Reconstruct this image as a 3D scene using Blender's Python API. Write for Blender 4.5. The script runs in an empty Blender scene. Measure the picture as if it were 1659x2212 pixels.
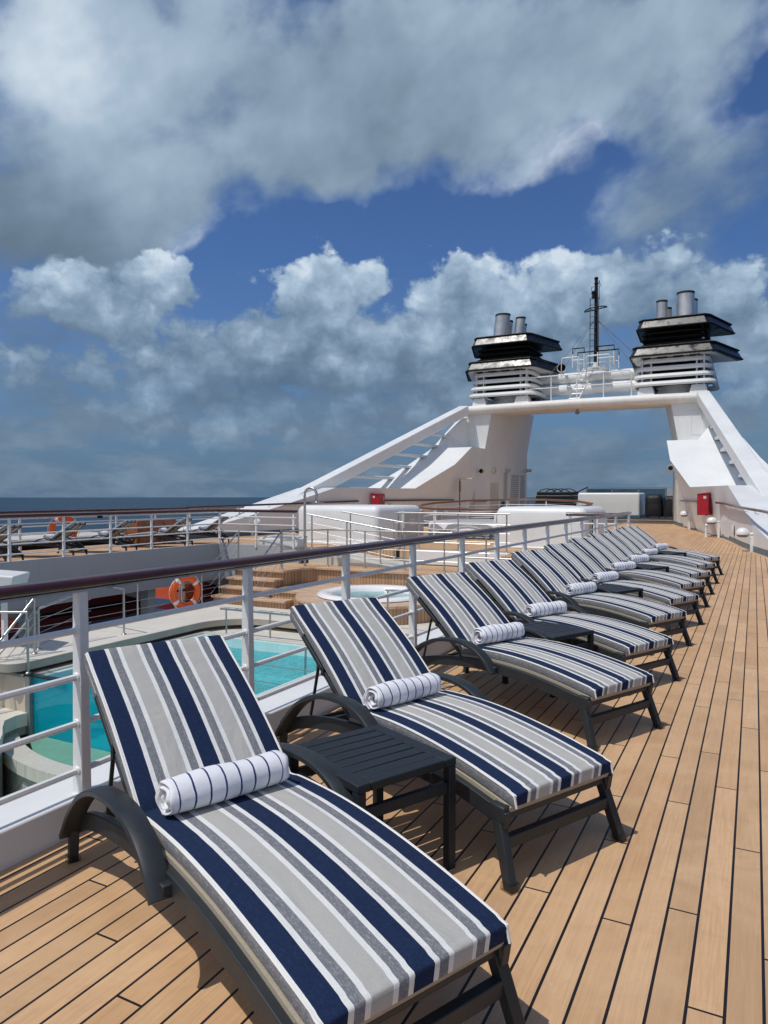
import bpy, bmesh, math, random
from math import sin, cos, pi, radians, sqrt, atan2
from mathutils import Vector, Matrix
random.seed(7)
SC = bpy.context.scene
COL = SC.collection

# ------------------------------------------------------------------ camera
cam = bpy.data.objects.new("Camera", bpy.data.cameras.new("Camera"))
COL.objects.link(cam)
cam.location = (0, 0, 1.6)
cam.rotation_euler = (radians(90 - 1.339), 0, radians(27.466))
cam.data.sensor_fit = 'VERTICAL'
cam.data.sensor_height = 36.0
cam.data.lens = 1540 / 2212 * 36
cam.data.clip_start = 0.05
cam.data.clip_end = 30000
SC.camera = cam

# ------------------------------------------------------------------ light and sky
SHX, SHY = 0.27, 0.40                       # shadow drift per metre of height
SUN_EL = atan2(1, sqrt(SHX**2 + SHY**2))
SUN_AZ = atan2(-SHX, -SHY)                  # compass angle of the sun from +Y towards +X
sd = Vector((-SHX, -SHY, 1)).normalized()
sun = bpy.data.objects.new("Sun", bpy.data.lights.new("Sun", 'SUN'))
COL.objects.link(sun)
sun.data.energy = 2.9
sun.data.angle = radians(0.5)
sun.data.color = (1.0, 0.965, 0.91)
sun.rotation_euler = sd.to_track_quat('Z', 'Y').to_euler()
SC.view_settings.view_transform = 'Standard'
SC.view_settings.look = 'None'
SC.view_settings.exposure = 0.0
SC.view_settings.gamma = 1.0

world = bpy.data.worlds.new("World")
SC.world = world
world.use_nodes = True


class NT:
    """small helper that writes node trees as expressions"""
    def __init__(self, tree):
        self.t = tree
        self.n = tree.nodes
        self.l = tree.links

    def node(self, typ, **kw):
        n = self.n.new(typ)
        for k, v in kw.items():
            setattr(n, k, v)
        return n

    def put(self, sock, v):
        if hasattr(v, 'is_output'):
            self.l.new(v, sock)
        elif isinstance(v, (int, float)):
            try:
                sock.default_value = v
            except TypeError:
                sock.default_value = (v, v, v)
        else:
            v = tuple(v)
            if len(sock.default_value) == 4 and len(v) == 3:
                v = v + (1,)
            sock.default_value = v

    def m(self, op, a, b=None, c=None, clamp=False):
        n = self.node('ShaderNodeMath', operation=op, use_clamp=clamp)
        for i, x in enumerate((a, b, c)):
            if x is not None:
                self.put(n.inputs[i], x)
        return n.outputs[0]

    def vm(self, op, a, b=None, scale=None):
        n = self.node('ShaderNodeVectorMath', operation=op)
        self.put(n.inputs[0], a)
        if b is not None:
            self.put(n.inputs[1], b)
        if scale is not None:
            self.put(n.inputs[3], scale)
        return n.outputs['Value'] if op in ('DOT_PRODUCT', 'LENGTH', 'DISTANCE') else n.outputs[0]

    def comb(self, x, y, z=0.0):
        n = self.node('ShaderNodeCombineXYZ')
        for i, v in enumerate((x, y, z)):
            self.put(n.inputs[i], v)
        return n.outputs[0]

    def sep(self, v):
        n = self.node('ShaderNodeSeparateXYZ')
        self.put(n.inputs[0], v)
        return n.outputs

    dims = '3D'

    def noise(self, vec, scale=5, detail=3, rough=0.5, dist=0.0, lac=2.0):
        n = self.node('ShaderNodeTexNoise', noise_dimensions=self.dims)
        self.put(n.inputs['Vector'], vec)
        for k, v in (('Scale', scale), ('Detail', detail), ('Roughness', rough), ('Distortion', dist), ('Lacunarity', lac)):
            self.put(n.inputs[k], v)
        return n.outputs['Fac']

    def white(self, vec):
        n = self.node('ShaderNodeTexWhiteNoise', noise_dimensions='3D')
        self.put(n.inputs['Vector'], vec)
        return n.outputs['Value']

    def mix(self, f, a, b, mode='MIX'):
        n = self.node('ShaderNodeMix', data_type='RGBA', blend_type=mode)
        self.put(n.inputs[0], f)
        self.put(n.inputs[6], a)
        self.put(n.inputs[7], b)
        return n.outputs[2]

    def mr(self, v, a, b, c=0.0, d=1.0, smooth=False):
        n = self.node('ShaderNodeMapRange', interpolation_type='SMOOTHSTEP' if smooth else 'LINEAR')
        for i, x in enumerate((v, a, b, c, d)):
            self.put(n.inputs[i], x)
        return n.outputs[0]

    def ramp(self, f, stops, interp='LINEAR'):
        n = self.node('ShaderNodeValToRGB')
        cr = n.color_ramp
        cr.interpolation = interp
        while len(cr.elements) > 1:
            cr.elements.remove(cr.elements[-1])
        for i, (p, c) in enumerate(stops):
            e = cr.elements[0] if i == 0 else cr.elements.new(p)
            e.position = p
            e.color = tuple(c) + (1,) if len(c) == 3 else c
        self.put(n.inputs[0], f)
        return n.outputs[0]

    def bump(self, h, strength=0.3, dist=0.01):
        n = self.node('ShaderNodeBump')
        self.put(n.inputs['Strength'], strength)
        self.put(n.inputs['Distance'], dist)
        self.put(n.inputs['Height'], h)
        return n.outputs[0]

    def coord(self, which='Object'):
        return self.node('ShaderNodeTexCoord').outputs[which]


def build_world():
    w = NT(world.node_tree)
    w.n.clear()
    w.dims = '2D'
    out = w.node('ShaderNodeOutputWorld')
    bg = w.node('ShaderNodeBackground')
    bg.inputs[1].default_value = 0.1
    w.l.new(bg.outputs[0], out.inputs[0])
    sky = w.node('ShaderNodeTexSky', sky_type='NISHITA')
    sky.sun_disc = False
    sky.sun_elevation = SUN_EL
    sky.sun_rotation = SUN_AZ
    sky.altitude = 0
    sky.air_density = 1.0
    sky.dust_density = 0.6
    sky.ozone_density = 2.0
    d = w.vm('NORMALIZE', w.coord('Generated'))
    x, y, z = w.sep(d)
    az = w.m('MULTIPLY', w.m('ARCTAN2', x, y), 180 / pi)
    el = w.m('MULTIPLY', w.m('ARCSINE', z), 180 / pi)
    p = w.comb(az, el)
    # warped coordinates: billows for the cumulus, slow drift for the stratus
    def warp(scale, amp, det, off):
        n = w.node('ShaderNodeTexNoise', noise_dimensions='2D')
        w.put(n.inputs['Vector'], w.vm('ADD', p, off))
        n.inputs['Scale'].default_value = scale
        n.inputs['Detail'].default_value = det
        n.inputs['Roughness'].default_value = 0.55
        v = w.vm('SUBTRACT', n.outputs['Color'], (0.5, 0.5, 0.5))
        return w.vm('ADD', p, w.vm('MULTIPLY', v, (amp, amp * 0.75, 0)))
    pA = warp(0.09, 9.0, 4, (3.0, 7.0, 0))
    pB = warp(0.26, 5.2, 6, (13.0, 2.0, 4.0))
    A = STRATUS
    B = CUMULUS

    def field(pp, blobs, shade):
        dsum, bsum = 0.0, 0.0
        for (a, e, sa, se, wt, br) in blobs:
            q = w.vm('MULTIPLY', w.vm('SUBTRACT', pp, (a, e, 0)), (1 / sa, 1 / se, 0))
            g = w.m('MULTIPLY', w.m('EXPONENT', w.m('MULTIPLY', w.vm('DOT_PRODUCT', q, q), -1.0)), wt)
            dsum = w.m('ADD', g, dsum)
            if wt > 0:
                b = br
                if shade:
                    qy = w.sep(q)[1]
                    b = w.m('ADD', w.m('MULTIPLY', qy, 0.32), br)
                bsum = w.m('MULTIPLY_ADD', g, b, bsum)
        return dsum, bsum
    dA, bA = field(pA, A, False)
    dB, bB = field(pB, B, True)
    ca_, sa_ = cos(radians(24)), sin(radians(24))
    px_, py_, _ = w.sep(p)
    pr_ = w.comb(w.m('ADD', w.m('MULTIPLY', px_, ca_ * 0.75), w.m('MULTIPLY', py_, sa_ * 0.75)), w.m('ADD', w.m('MULTIPLY', px_, -sa_ * 1.1), w.m('MULTIPLY', py_, ca_ * 1.1)))
    pw = w.vm('MULTIPLY', p, (0.8, 1.25, 0))
    n1 = w.noise(w.vm('ADD', pr_, (31, 5, 0)), 0.13, 6, 0.54, 0.0)
    n2 = w.noise(w.vm('ADD', pw, (7, 45, 2)), 0.34, 7, 0.60, 0.0)
    vor = w.node('ShaderNodeTexVoronoi', feature='SMOOTH_F1', voronoi_dimensions='2D')
    wv = w.node('ShaderNodeTexNoise', noise_dimensions='2D')
    wv.inputs['Scale'].default_value = 0.5
    wv.inputs['Detail'].default_value = 4
    w.l.new(p, wv.inputs['Vector'])
    w.l.new(w.vm('ADD', w.vm('MULTIPLY', p, (1.0, 1.25, 0)), w.vm('MULTIPLY', w.vm('SUBTRACT', wv.outputs['Color'], (0.5, 0.5, 0.5)), (2.2, 2.2, 0))), vor.inputs['Vector'])
    for k_, v_ in (('Scale', 0.27), ('Detail', 3.0), ('Roughness', 0.5), ('Lacunarity', 2.1), ('Smoothness', 0.5)):
        vor.inputs[k_].default_value = v_
    puff = w.m('SUBTRACT', 1.0, w.m('MULTIPLY', vor.outputs['Distance'], 1.0))
    n2 = w.m('ADD', w.m('MULTIPLY', n2, 0.55), w.m('MULTIPLY', w.m('ADD', puff, 0.16), 0.45))
    n3 = w.noise(w.vm('ADD', pr_, (17, 25, 6)), 0.075, 4, 0.55)
    n4 = w.noise(w.vm('MULTIPLY', p, (0.35, 1.5, 0)), 0.30, 6, 0.62, 0.0)
    covA = w.mr(w.m('ADD', dA, w.m('MULTIPLY', w.m('SUBTRACT', n1, 0.5), 2.3)), 0.0, 1.1, 0, 1, True)
    covB = w.mr(w.m('ADD', dB, w.m('MULTIPLY', w.m('SUBTRACT', n2, 0.5), 1.8)), 0.52, 1.0, 0, 1, True)
    briA = w.m('ADD', w.m('ADD', w.m('DIVIDE', bA, w.m('ADD', w.m('ABSOLUTE', dA), 0.12)), w.m('MULTIPLY', w.m('SUBTRACT', n3, 0.5), 0.85)), w.m('MULTIPLY', w.m('SUBTRACT', n1, 0.5), 0.65), clamp=True)
    briB = w.m('ADD', w.m('DIVIDE', bB, w.m('ADD', dB, 0.08)), w.m('MULTIPLY', w.m('SUBTRACT', n2, 0.5), 0.95), clamp=True)
    K = 1 / 0.1
    cl = [(0.0, (0.115, 0.170, 0.235)), (0.3, (0.175, 0.248, 0.330)), (0.55, (0.265, 0.360, 0.462)), (0.8, (0.40, 0.51, 0.635)), (1.0, (0.62, 0.71, 0.80))]
    cA = w.ramp(briA, cl)
    cB = w.ramp(briB, [(0.0, (0.095, 0.155, 0.235)), (0.3, (0.145, 0.220, 0.315)), (0.55, (0.235, 0.335, 0.455)), (0.8, (0.40, 0.525, 0.66)), (1.0, (0.64, 0.745, 0.84))])
    blue = w.vm('MULTIPLY', sky.outputs[0], SKY_TINT)
    low = w.mr(el, 0.0, 15.0, 1, 0, True)
    blue = w.mix(w.m('MULTIPLY', low, 0.85), blue, (0.092 * K, 0.168 * K, 0.275 * K))
    veil = w.m('MULTIPLY', w.mr(n4, 0.36, 0.62, 0, 0.9, True), w.mr(el, 4.0, 18.0, 0.9, 0.0, True))
    blue = w.mix(veil, blue, w.mix(n2, (0.11 * K, 0.17 * K, 0.25 * K), (0.24 * K, 0.33 * K, 0.43 * K)))
    lift = w.node('ShaderNodeVectorMath', operation='SCALE')
    lift.inputs[3].default_value = K
    w.l.new(cA, lift.inputs[0])
    liftB = w.node('ShaderNodeVectorMath', operation='SCALE')
    liftB.inputs[3].default_value = K
    w.l.new(cB, liftB.inputs[0])
    c = w.mix(w.m('MULTIPLY', covA, 0.97), blue, lift.outputs[0])
    fadeB = w.m('MULTIPLY', covB, w.mr(el, 0.5, 10.0, 0.15, 0.95))
    c = w.mix(fadeB, c, liftB.outputs[0])
    # the part of the sky behind the camera, where the sun stands: broken bright cloud
    back = w.mr(y, 0.15, -0.35, 0, 1, True)
    nb = w.mr(w.noise(w.vm('MULTIPLY', p, (0.03, 0.05, 0)), 1.0, 5, 0.6), 0.42, 0.62, 0, 1, True)
    cb = w.mix(nb, blue, (0.75 * K, 0.78 * K, 0.82 * K))
    c = w.mix(back, c, cb)
    w.l.new(c, bg.inputs[0])


SKY_TINT = (0.42, 0.60, 0.88)
# cloud banks by compass angle from the ship's axis and elevation, with their spread, weight and brightness
STRATUS = [(-51.0, 30.1, 12.8, 4.0, 1.0, 0.95), (-38.7, 28.0, 13.6, 4.6, 1.0, 0.66), (-24.9, 29.6, 11.9, 4.5, 1.0, 0.56), (-19.4, 32.6, 9.3, 2.7, 0.9, 0.75), (-15.9, 28.6, 8.7, 3.0, 0.9, 0.80), (-7.4, 29.5, 6.5, 3.7, 0.8, 0.66), (-46.5, 23.0, 11.0, 2.8, 0.9, 0.50), (-53.2, 18.0, 9.0, 2.8, 1.5, 0.15), (-44.5, 20.0, 5.0, 2.0, 0.9, 0.35), (-3.4, 24.4, 8.0, 3.0, 0.7, 0.58), (-9.0, 21.5, 8.0, 1.6, 0.45, 0.5), (-4.0, 31.5, 5.0, 2.2, 0.6, 0.7), (-5.7, 19.7, 8.2, 3.0, 0.6, 0.5), (-27.6, 24.6, 9.1, 2.0, 0.8, 0.5),
           (-28.0, 19.6, 10.5, 1.9, -1.5, 0), (-36.5, 17.8, 4.5, 1.8, -1.1, 0), (-45.3, 11.3, 5.0, 1.7, -0.9, 0), (0.3, 28.6, 1.6, 2.2, -0.7, 0), (-14.8, 21.9, 7.0, 1.5, -0.7, 0), (-40.2, 16.3, 3.2, 2.2, -0.9, 0), (-25.6, 17.2, 3.6, 2.0, -0.7, 0), (-10.0, 24.2, 5.2, 1.1, -0.5, 0), (-2.0, 26.4, 3.0, 1.0, -0.4, 0), (-20.0, 20.5, 6.0, 1.6, -0.6, 0)]
CUMULUS = [(-50.5, 13.6, 7.5, 3.4, 1.4, 0.58), (-43.9, 16.6, 2.4, 1.6, 1.2, 0.85), (-46.0, 16.6, 3.0, 1.6, 0.9, 0.75), (-32.9, 14.3, 4.6, 3.4, 1.4, 0.66), (-30.0, 17.2, 2.6, 1.8, 1.3, 0.85), (-35.2, 15.6, 1.8, 1.3, 0.9, 0.8), (-36.9, 10.6, 7.6, 2.8, 1.3, 0.40), (-21.6, 14.2, 4.6, 3.2, 1.4, 0.66), (-21.4, 16.7, 2.2, 1.4, 1.1, 0.88), (-26.7, 9.9, 7.0, 3.0, 1.3, 0.52), (-10.9, 16.6, 3.0, 2.1, 1.3, 0.85), (-14.4, 14.9, 4.0, 2.5, 1.3, 0.66), (-16.8, 10.4, 6.0, 3.8, 1.1, 0.5), (-0.4, 10.5, 3.0, 4.6, 1.3, 0.75), (-5.3, 13.8, 6.3, 5.0, 1.1, 0.42), (-45.7, 5.8, 3.0, 2.0, 1.2, 0.66), (-39.9, 4.4, 3.2, 2.2, 1.1, 0.62), (-45.4, 9.8, 1.0, 0.6, 1.0, 0.95), (-52.7, 8.0, 7.3, 2.0, 1.0, 0.38), (-31.5, 5.6, 7.3, 2.6, 0.95, 0.36), (-21.2, 4.8, 6.6, 2.5, 0.7, 0.35), (-41.0, 8.0, 4.0, 1.6, 0.8, 0.35), (-7.0, 5.0, 6.0, 2.5, 0.8, 0.32)]
build_world()

# ------------------------------------------------------------------ materials
MATS = {}


def mat(name):
    m = bpy.data.materials.new(name)
    m.use_nodes = True
    t = NT(m.node_tree)
    b = m.node_tree.nodes['Principled BSDF']
    MATS[name] = m
    return m, t, b


def simple(name, col, rough=0.4, metal=0.0, spec=0.5, var=0.08, vscale=6.0, bump=0.0, bscale=60, coat=0.0, rvar=0.1, streak=0.0):
    m, t, b = mat(name)
    co = t.coord()
    n = t.noise(co, vscale, 5, 0.6)
    c = t.mix(t.mr(n, 0.3, 0.7), tuple(x * (1 - var) for x in col), tuple(min(1, x * (1 + var)) for x in col))
    if streak:
        s = t.noise(t.vm('MULTIPLY', co, (3.0, 3.0, 0.25)), 2.2, 5, 0.6)
        c = t.mix(t.mr(s, 0.55, 0.8, 0, streak), c, tuple(x * k for x, k in zip(col, (0.72, 0.64, 0.55))))
    t.put(b.inputs['Base Color'], c)
    t.put(b.inputs['Roughness'], t.mr(n, 0.3, 0.7, max(0.02, rough - rvar), min(1, rough + rvar)))
    b.inputs['Metallic'].default_value = metal
    b.inputs['Specular IOR Level'].default_value = spec
    if coat:
        b.inputs['Coat Weight'].default_value = coat
        b.inputs['Coat Roughness'].default_value = 0.08
    if bump:
        t.put(b.inputs['Normal'], t.bump(t.noise(co, bscale, 3, 0.6), bump, 0.004))
    return m


def teak(name, along='Y', pitch=0.108, seam=0.0100, length=1.9, tone=(0.60, 0.378, 0.205), seamcol=(0.012, 0.010, 0.010), vertical=False, off=0.0):
    m, t, b = mat(name)
    co = t.coord()
    x, y, z = t.sep(co)
    if vertical:
        u, v = (t.m('ADD', x, t.m('MULTIPLY', y, 0.6)), z)
    else:
        u, v = (x, y) if along == 'Y' else (y, x)
    u = t.m('ADD', u, off)
    r = t.m('DIVIDE', u, pitch)
    row = t.m('FLOOR', r)
    fu = t.m('FRACT', r)
    rnd = t.white(t.comb(row, 3.7, 0.0))
    vv = t.m('ADD', t.m('DIVIDE', v, length), t.m('ADD', t.m('MULTIPLY', row, 0.37), t.m('MULTIPLY', rnd, 0.22)))
    cell = t.m('FLOOR', vv)
    fv = t.m('FRACT', vv)
    pr = t.white(t.comb(row, cell, 1.0))
    pr2 = t.white(t.comb(cell, row, 9.0))
    g = t.comb(t.m('MULTIPLY', u, 55.0), t.m('MULTIPLY', v, 2.2), t.m('MULTIPLY', pr, 40.0))
    grain = t.noise(g, 1.6, 6, 0.65, 0.6)
    g2 = t.noise(t.comb(t.m('MULTIPLY', u, 220.0), t.m('MULTIPLY', v, 9.0), pr), 1.0, 3, 0.6)
    blot = t.noise(t.vm('MULTIPLY', co, (1.0, 1.0, 1.0)), 2.1, 6, 0.62, 0.8)
    blot2 = t.noise(t.vm('ADD', co, (5, 9, 2)), 7.5, 5, 0.65, 1.2)
    T = Vector(tone)
    c = t.mix(pr, tuple(T * 0.80), (tone[0] * 1.14, tone[1] * 1.17, tone[2] * 1.21))
    c = t.mix(t.m('MULTIPLY', pr2, 0.35), c, (tone[0] * 1.02, tone[1] * 0.86, tone[2] * 0.70))
    stain = t.noise(t.comb(t.m('MULTIPLY', x, 1.6), t.m('MULTIPLY', y, 3.4), 3.0), 1.0, 5, 0.6, 1.5)
    c = t.mix(t.mr(stain, 0.54, 0.70, 0, 0.38), c, (tone[0] * 0.80, tone[1] * 0.84, tone[2] * 0.92))
    spots = t.noise(t.vm('ADD', co, (2.3, 8.1, 0)), 16.0, 2, 0.5)
    c = t.mix(t.mr(spots, 0.74, 0.77, 0, 0.30), c, (0.74, 0.66, 0.55))
    c = t.mix(t.mr(grain, 0.36, 0.72, 0, 0.52), c, (tone[0] * 0.66, tone[1] * 0.58, tone[2] * 0.50))
    c = t.mix(t.mr(g2, 0.45, 0.8, 0, 0.20), c, (tone[0] * 0.55, tone[1] * 0.5, tone[2] * 0.45))
    c = t.mix(t.mr(blot, 0.42, 0.72, 0, 0.50), c, (tone[0] * 1.16, tone[1] * 1.25, tone[2] * 1.36))
    c = t.mix(t.mr(blot2, 0.52, 0.74, 0, 0.32), c, (tone[0] * 0.74, tone[1] * 0.72, tone[2] * 0.74))
    hw = seam / pitch
    du = t.m('ABSOLUTE', t.m('SUBTRACT', fu, 0.5))
    su = t.m('GREATER_THAN', du, 0.5 - hw / 2)
    dv = t.m('ABSOLUTE', t.m('SUBTRACT', fv, 0.5))
    sv = t.m('GREATER_THAN', dv, 0.5 - 0.0045 / length / 1.0)
    s = su if vertical else t.m('MAXIMUM', su, sv)
    c = t.mix(s, c, seamcol)
    t.put(b.inputs['Base Color'], c)
    t.put(b.inputs['Roughness'], t.m('ADD', t.mr(blot, 0.3, 0.7, 0.5, 0.66), t.m('MULTIPLY', s, -0.05)))
    b.inputs['Specular IOR Level'].default_value = 0.35
    h = t.m('SUBTRACT', t.m('MULTIPLY', grain, 0.25), t.m('MULTIPLY', s, 0.9))
    t.put(b.inputs['Normal'], t.bump(h, 0.35, 0.0022))
    return m


def tiles(name, col, grout, sx, sy, plane='xy', rough=0.45, gw=0.03, var=0.12):
    m, t, b = mat(name)
    co = t.coord()
    x, y, z = t.sep(co)
    if plane == 'xy':
        u, v = x, y
    elif plane == 'xz':
        u, v = x, z
    else:
        u, v = y, z
    ru, rv = t.m('DIVIDE', u, sx), t.m('DIVIDE', v, sy)
    cell = t.white(t.comb(t.m('FLOOR', ru), t.m('FLOOR', rv), 0.0))
    du = t.m('ABSOLUTE', t.m('SUBTRACT', t.m('FRACT', ru), 0.5))
    dv = t.m('ABSOLUTE', t.m('SUBTRACT', t.m('FRACT', rv), 0.5))
    s = t.m('MAXIMUM', t.m('GREATER_THAN', du, 0.5 - gw / 2), t.m('GREATER_THAN', dv, 0.5 - gw * sx / sy / 2))
    n = t.noise(co, 3.0, 6, 0.65)
    c = t.mix(cell, tuple(k * (1 - var) for k in col), tuple(min(1, k * (1 + var)) for k in col))
    c = t.mix(t.mr(n, 0.35, 0.7, 0, 0.35), c, tuple(k * 0.82 for k in col))
    c = t.mix(s, c, grout)
    t.put(b.inputs['Base Color'], c)
    b.inputs['Roughness'].default_value = rough
    t.put(b.inputs['Normal'], t.bump(t.m('SUBTRACT', t.m('MULTIPLY', n, 0.2), s), 0.3, 0.003))
    return m


def stripes():
    m, t, b = mat('striped_fabric')
    uv = t.node('ShaderNodeTexCoord').outputs['UV']
    u, v, _ = t.sep(uv)
    co = t.coord()
    N, W, G, BE = (0.0085, 0.020, 0.060), (0.80, 0.795, 0.765), (0.185, 0.195, 0.220), (0.49, 0.475, 0.44)
    seq = [('N', .122), ('W', .029), ('G', .056), ('W', .030), ('B', .117), ('W', .028), ('G', .056), ('W', .029), ('N', .118), ('W', .029), ('G', .056), ('W', .030), ('B', .117), ('W', .028), ('G', .056), ('W', .029), ('N', .122)]
    tot = sum(k[1] for k in seq)
    side = 0.11
    stops = [(0.0, G), (side * 0.82 / (1 + 2 * side), W)]
    gstops = [(0.0, (1, 1, 1)), (side * 0.82 / (1 + 2 * side), (0, 0, 0))]
    p = side
    for k, wd in seq:
        q = (p) / (1 + 2 * side)
        stops.append((q, {'N': N, 'W': W, 'G': G, 'B': BE}[k]))
        p += wd / tot
    stops.append(((1 + side) / (1 + 2 * side), W))
    stops.append(((1 + side * 1.25) / (1 + 2 * side), G))
    uu = t.mr(t.m('ADD', u, t.m('MULTIPLY', t.m('SUBTRACT', t.noise(co, 9.0, 3, 0.6), 0.5), 0.006)), -side, 1 + side)
    c = t.ramp(uu, stops, 'CONSTANT')
    fine = t.noise(t.vm('MULTIPLY', co, (1, 1, 1)), 420.0, 3, 0.7)
    mid = t.noise(t.vm('MULTIPLY', co, (0.6, 1.5, 1)), 118.0, 4, 0.7, 1.5)
    lum = t.m('DIVIDE', t.vm('DOT_PRODUCT', c, (0.33, 0.33, 0.33)), 1.0)
    isg = t.m('MULTIPLY', t.m('GREATER_THAN', lum, 0.12), t.m('LESS_THAN', lum, 0.28))
    isn = t.m('LESS_THAN', lum, 0.1)
    fleck = t.mr(mid, 0.50, 0.62)
    c = t.mix(t.m('MULTIPLY', isg, t.m('MULTIPLY', fleck, 0.62)), c, (0.46, 0.44, 0.39))
    c = t.mix(t.m('MULTIPLY', isn, t.m('MULTIPLY', fleck, 0.5)), c, (0.024, 0.050, 0.125))
    c = t.mix(t.m('MULTIPLY', t.mr(fine, 0.35, 0.65), 0.22), c, (0.02, 0.02, 0.025), 'MIX')
    t.put(b.inputs['Base Color'], c)
    b.inputs['Roughness'].default_value = 0.9
    b.inputs['Specular IOR Level'].default_value = 0.15
    b.inputs['Sheen Weight'].default_value = 0.02
    h = t.m('ADD', t.m('MULTIPLY', mid, 0.6), t.m('MULTIPLY', fine, 0.4))
    wr = t.noise(t.vm('MULTIPLY', co, (2.0, 0.7, 1)), 6.0, 3, 0.5)
    wr2 = t.noise(t.vm('MULTIPLY', co, (1.0, 2.2, 1)), 2.6, 3, 0.5, 0.6)
    nb = t.bump(t.m('ADD', t.m('MULTIPLY', wr, 0.5), wr2), 0.55, 0.03)
    b2 = t.node('ShaderNodeBump')
    b2.inputs['Strength'].default_value = 0.55
    b2.inputs['Distance'].default_value = 0.004
    t.put(b2.inputs['Height'], h)
    t.put(b2.inputs['Normal'], nb)
    t.put(b.inputs['Normal'], b2.outputs[0])
    return m


def towel_mat():
    m, t, b = mat('towel_terry')
    co = t.coord()
    x, y, z = t.sep(co)
    q = t.m('ADD', t.m('DIVIDE', y, 0.0585), t.m('MULTIPLY', t.m('SUBTRACT', t.noise(co, 16.0, 2, 0.5), 0.5), 0.16))
    f = t.m('ABSOLUTE', t.m('SUBTRACT', t.m('FRACT', q), 0.5))
    s = t.m('MULTIPLY', t.m('LESS_THAN', f, 0.062), t.m('LESS_THAN', t.m('ABSOLUTE', y), 0.206))
    n = t.noise(co, 330.0, 3, 0.7)
    n2 = t.noise(co, 26.0, 4, 0.6)
    c = t.mix(s, (0.83, 0.83, 0.86), (0.018, 0.038, 0.15))
    t.put(b.inputs['Base Color'], c)
    b.inputs['Roughness'].default_value = 0.95
    b.inputs['Specular IOR Level'].default_value = 0.1
    b.inputs['Sheen Weight'].default_value = 0.3
    t.put(b.inputs['Normal'], t.bump(t.m('ADD', n, t.m('MULTIPLY', n2, 1.5)), 0.5, 0.006))
    return m


def clear_mat(name, tint, gloss_rough=0.02, ior=1.33, bscale=0.0, bstr=0.0, bdist=0.02, turbid=0.0, tcol=(0, 0, 0)):
    m, t, b = mat(name)
    t.n.remove(b)
    out = [n for n in t.n if n.type == 'OUTPUT_MATERIAL'][0]
    tr = t.node('ShaderNodeBsdfTransparent')
    gl = t.node('ShaderNodeBsdfGlossy')
    gl.inputs['Roughness'].default_value = gloss_rough
    geo = t.node('ShaderNodeNewGeometry')
    nrm = geo.outputs['Normal']
    if bstr:
        co = t.coord()
        h = t.m('ADD', t.noise(co, bscale, 4, 0.6, 1.0), t.m('MULTIPLY', t.noise(co, bscale * 3.1, 3, 0.6, 0.5), 0.4))
        nrm = t.bump(h, bstr, bdist)
        t.put(gl.inputs['Normal'], nrm)
    f0 = ((ior - 1) / (ior + 1)) ** 2
    cs = t.m('ABSOLUTE', t.vm('DOT_PRODUCT', nrm, geo.outputs['Incoming']))
    fres = t.m('MULTIPLY_ADD', t.m('POWER', t.m('SUBTRACT', 1.0, cs, clamp=True), 5.0), 1 - f0, f0)
    mx = t.node('ShaderNodeMixShader')
    t.put(mx.inputs[0], fres)
    if turbid:
        df = t.node('ShaderNodeBsdfDiffuse')
        co = t.coord()
        k = t.noise(co, 1.3, 5, 0.6, 0.8)
        t.put(df.inputs[0], t.mix(t.mr(k, 0.3, 0.7), tuple(x * 0.86 for x in tcol), tcol))
        m2 = t.node('ShaderNodeMixShader')
        m2.inputs[0].default_value = turbid
        t.l.new(tr.outputs[0], m2.inputs[1])
        t.l.new(df.outputs[0], m2.inputs[2])
        t.l.new(m2.outputs[0], mx.inputs[1])
    else:
        t.l.new(tr.outputs[0], mx.inputs[1])
    t.l.new(gl.outputs[0], mx.inputs[2])
    t.l.new(mx.outputs[0], out.inputs[0])
    t.put(tr.inputs[0], tint)
    return m


def sea_mat():
    m, t, b = mat('sea_water')
    co = t.coord()
    n1 = t.noise(t.vm('MULTIPLY', co, (1.0, 1.0, 1)), 0.035, 6, 0.62, 0.5)
    n2 = t.noise(co, 0.22, 6, 0.65, 0.4)
    big = t.noise(co, 0.0016, 4, 0.55)
    foam = t.m('MULTIPLY', t.mr(n2, 0.715, 0.735), t.mr(n1, 0.56, 0.62))
    c = t.mix(big, (0.012, 0.036, 0.066), (0.020, 0.056, 0.092))
    c = t.mix(foam, c, (0.75, 0.78, 0.8))
    t.put(b.inputs['Base Color'], c)
    b.inputs['Roughness'].default_value = 0.42
    b.inputs['IOR'].default_value = 1.33
    b.inputs['Specular IOR Level'].default_value = 0.22
    t.put(b.inputs['Normal'], t.bump(t.m('ADD', t.m('MULTIPLY', n1, 2.0), n2), 0.8, 1.6))
    return m


M_TEAK = teak('teak_planks', off=0.065)
M_TEAKX = teak('teak_planks_across', along='X')
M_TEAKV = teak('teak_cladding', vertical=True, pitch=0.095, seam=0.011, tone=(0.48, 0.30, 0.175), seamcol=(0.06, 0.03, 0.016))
M_MARGIN = teak('teak_margin', pitch=30.0, seam=0.0, length=4.0, tone=(0.60, 0.42, 0.28))
M_TREAD = teak('teak_tread', along='X', pitch=0.14, seam=0.006, tone=(0.58, 0.41, 0.275))
M_FABRIC = stripes()
M_TOWEL = towel_mat()
M_CHAR = simple('charcoal_powder_coat', (0.024, 0.028, 0.031), 0.45, spec=0.4, var=0.15, bump=0.05, bscale=500)
M_TABLE = simple('black_slats', (0.017, 0.022, 0.028), 0.5, spec=0.3, var=0.18, bump=0.05, bscale=300)
M_SLING = simple('beige_sling', (0.38, 0.33, 0.25), 0.85, var=0.12, vscale=120, bump=0.5, bscale=260)
M_GLIDE = clear_mat('clear_plastic', (0.80, 0.79, 0.76), 0.15, 1.45)
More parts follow.
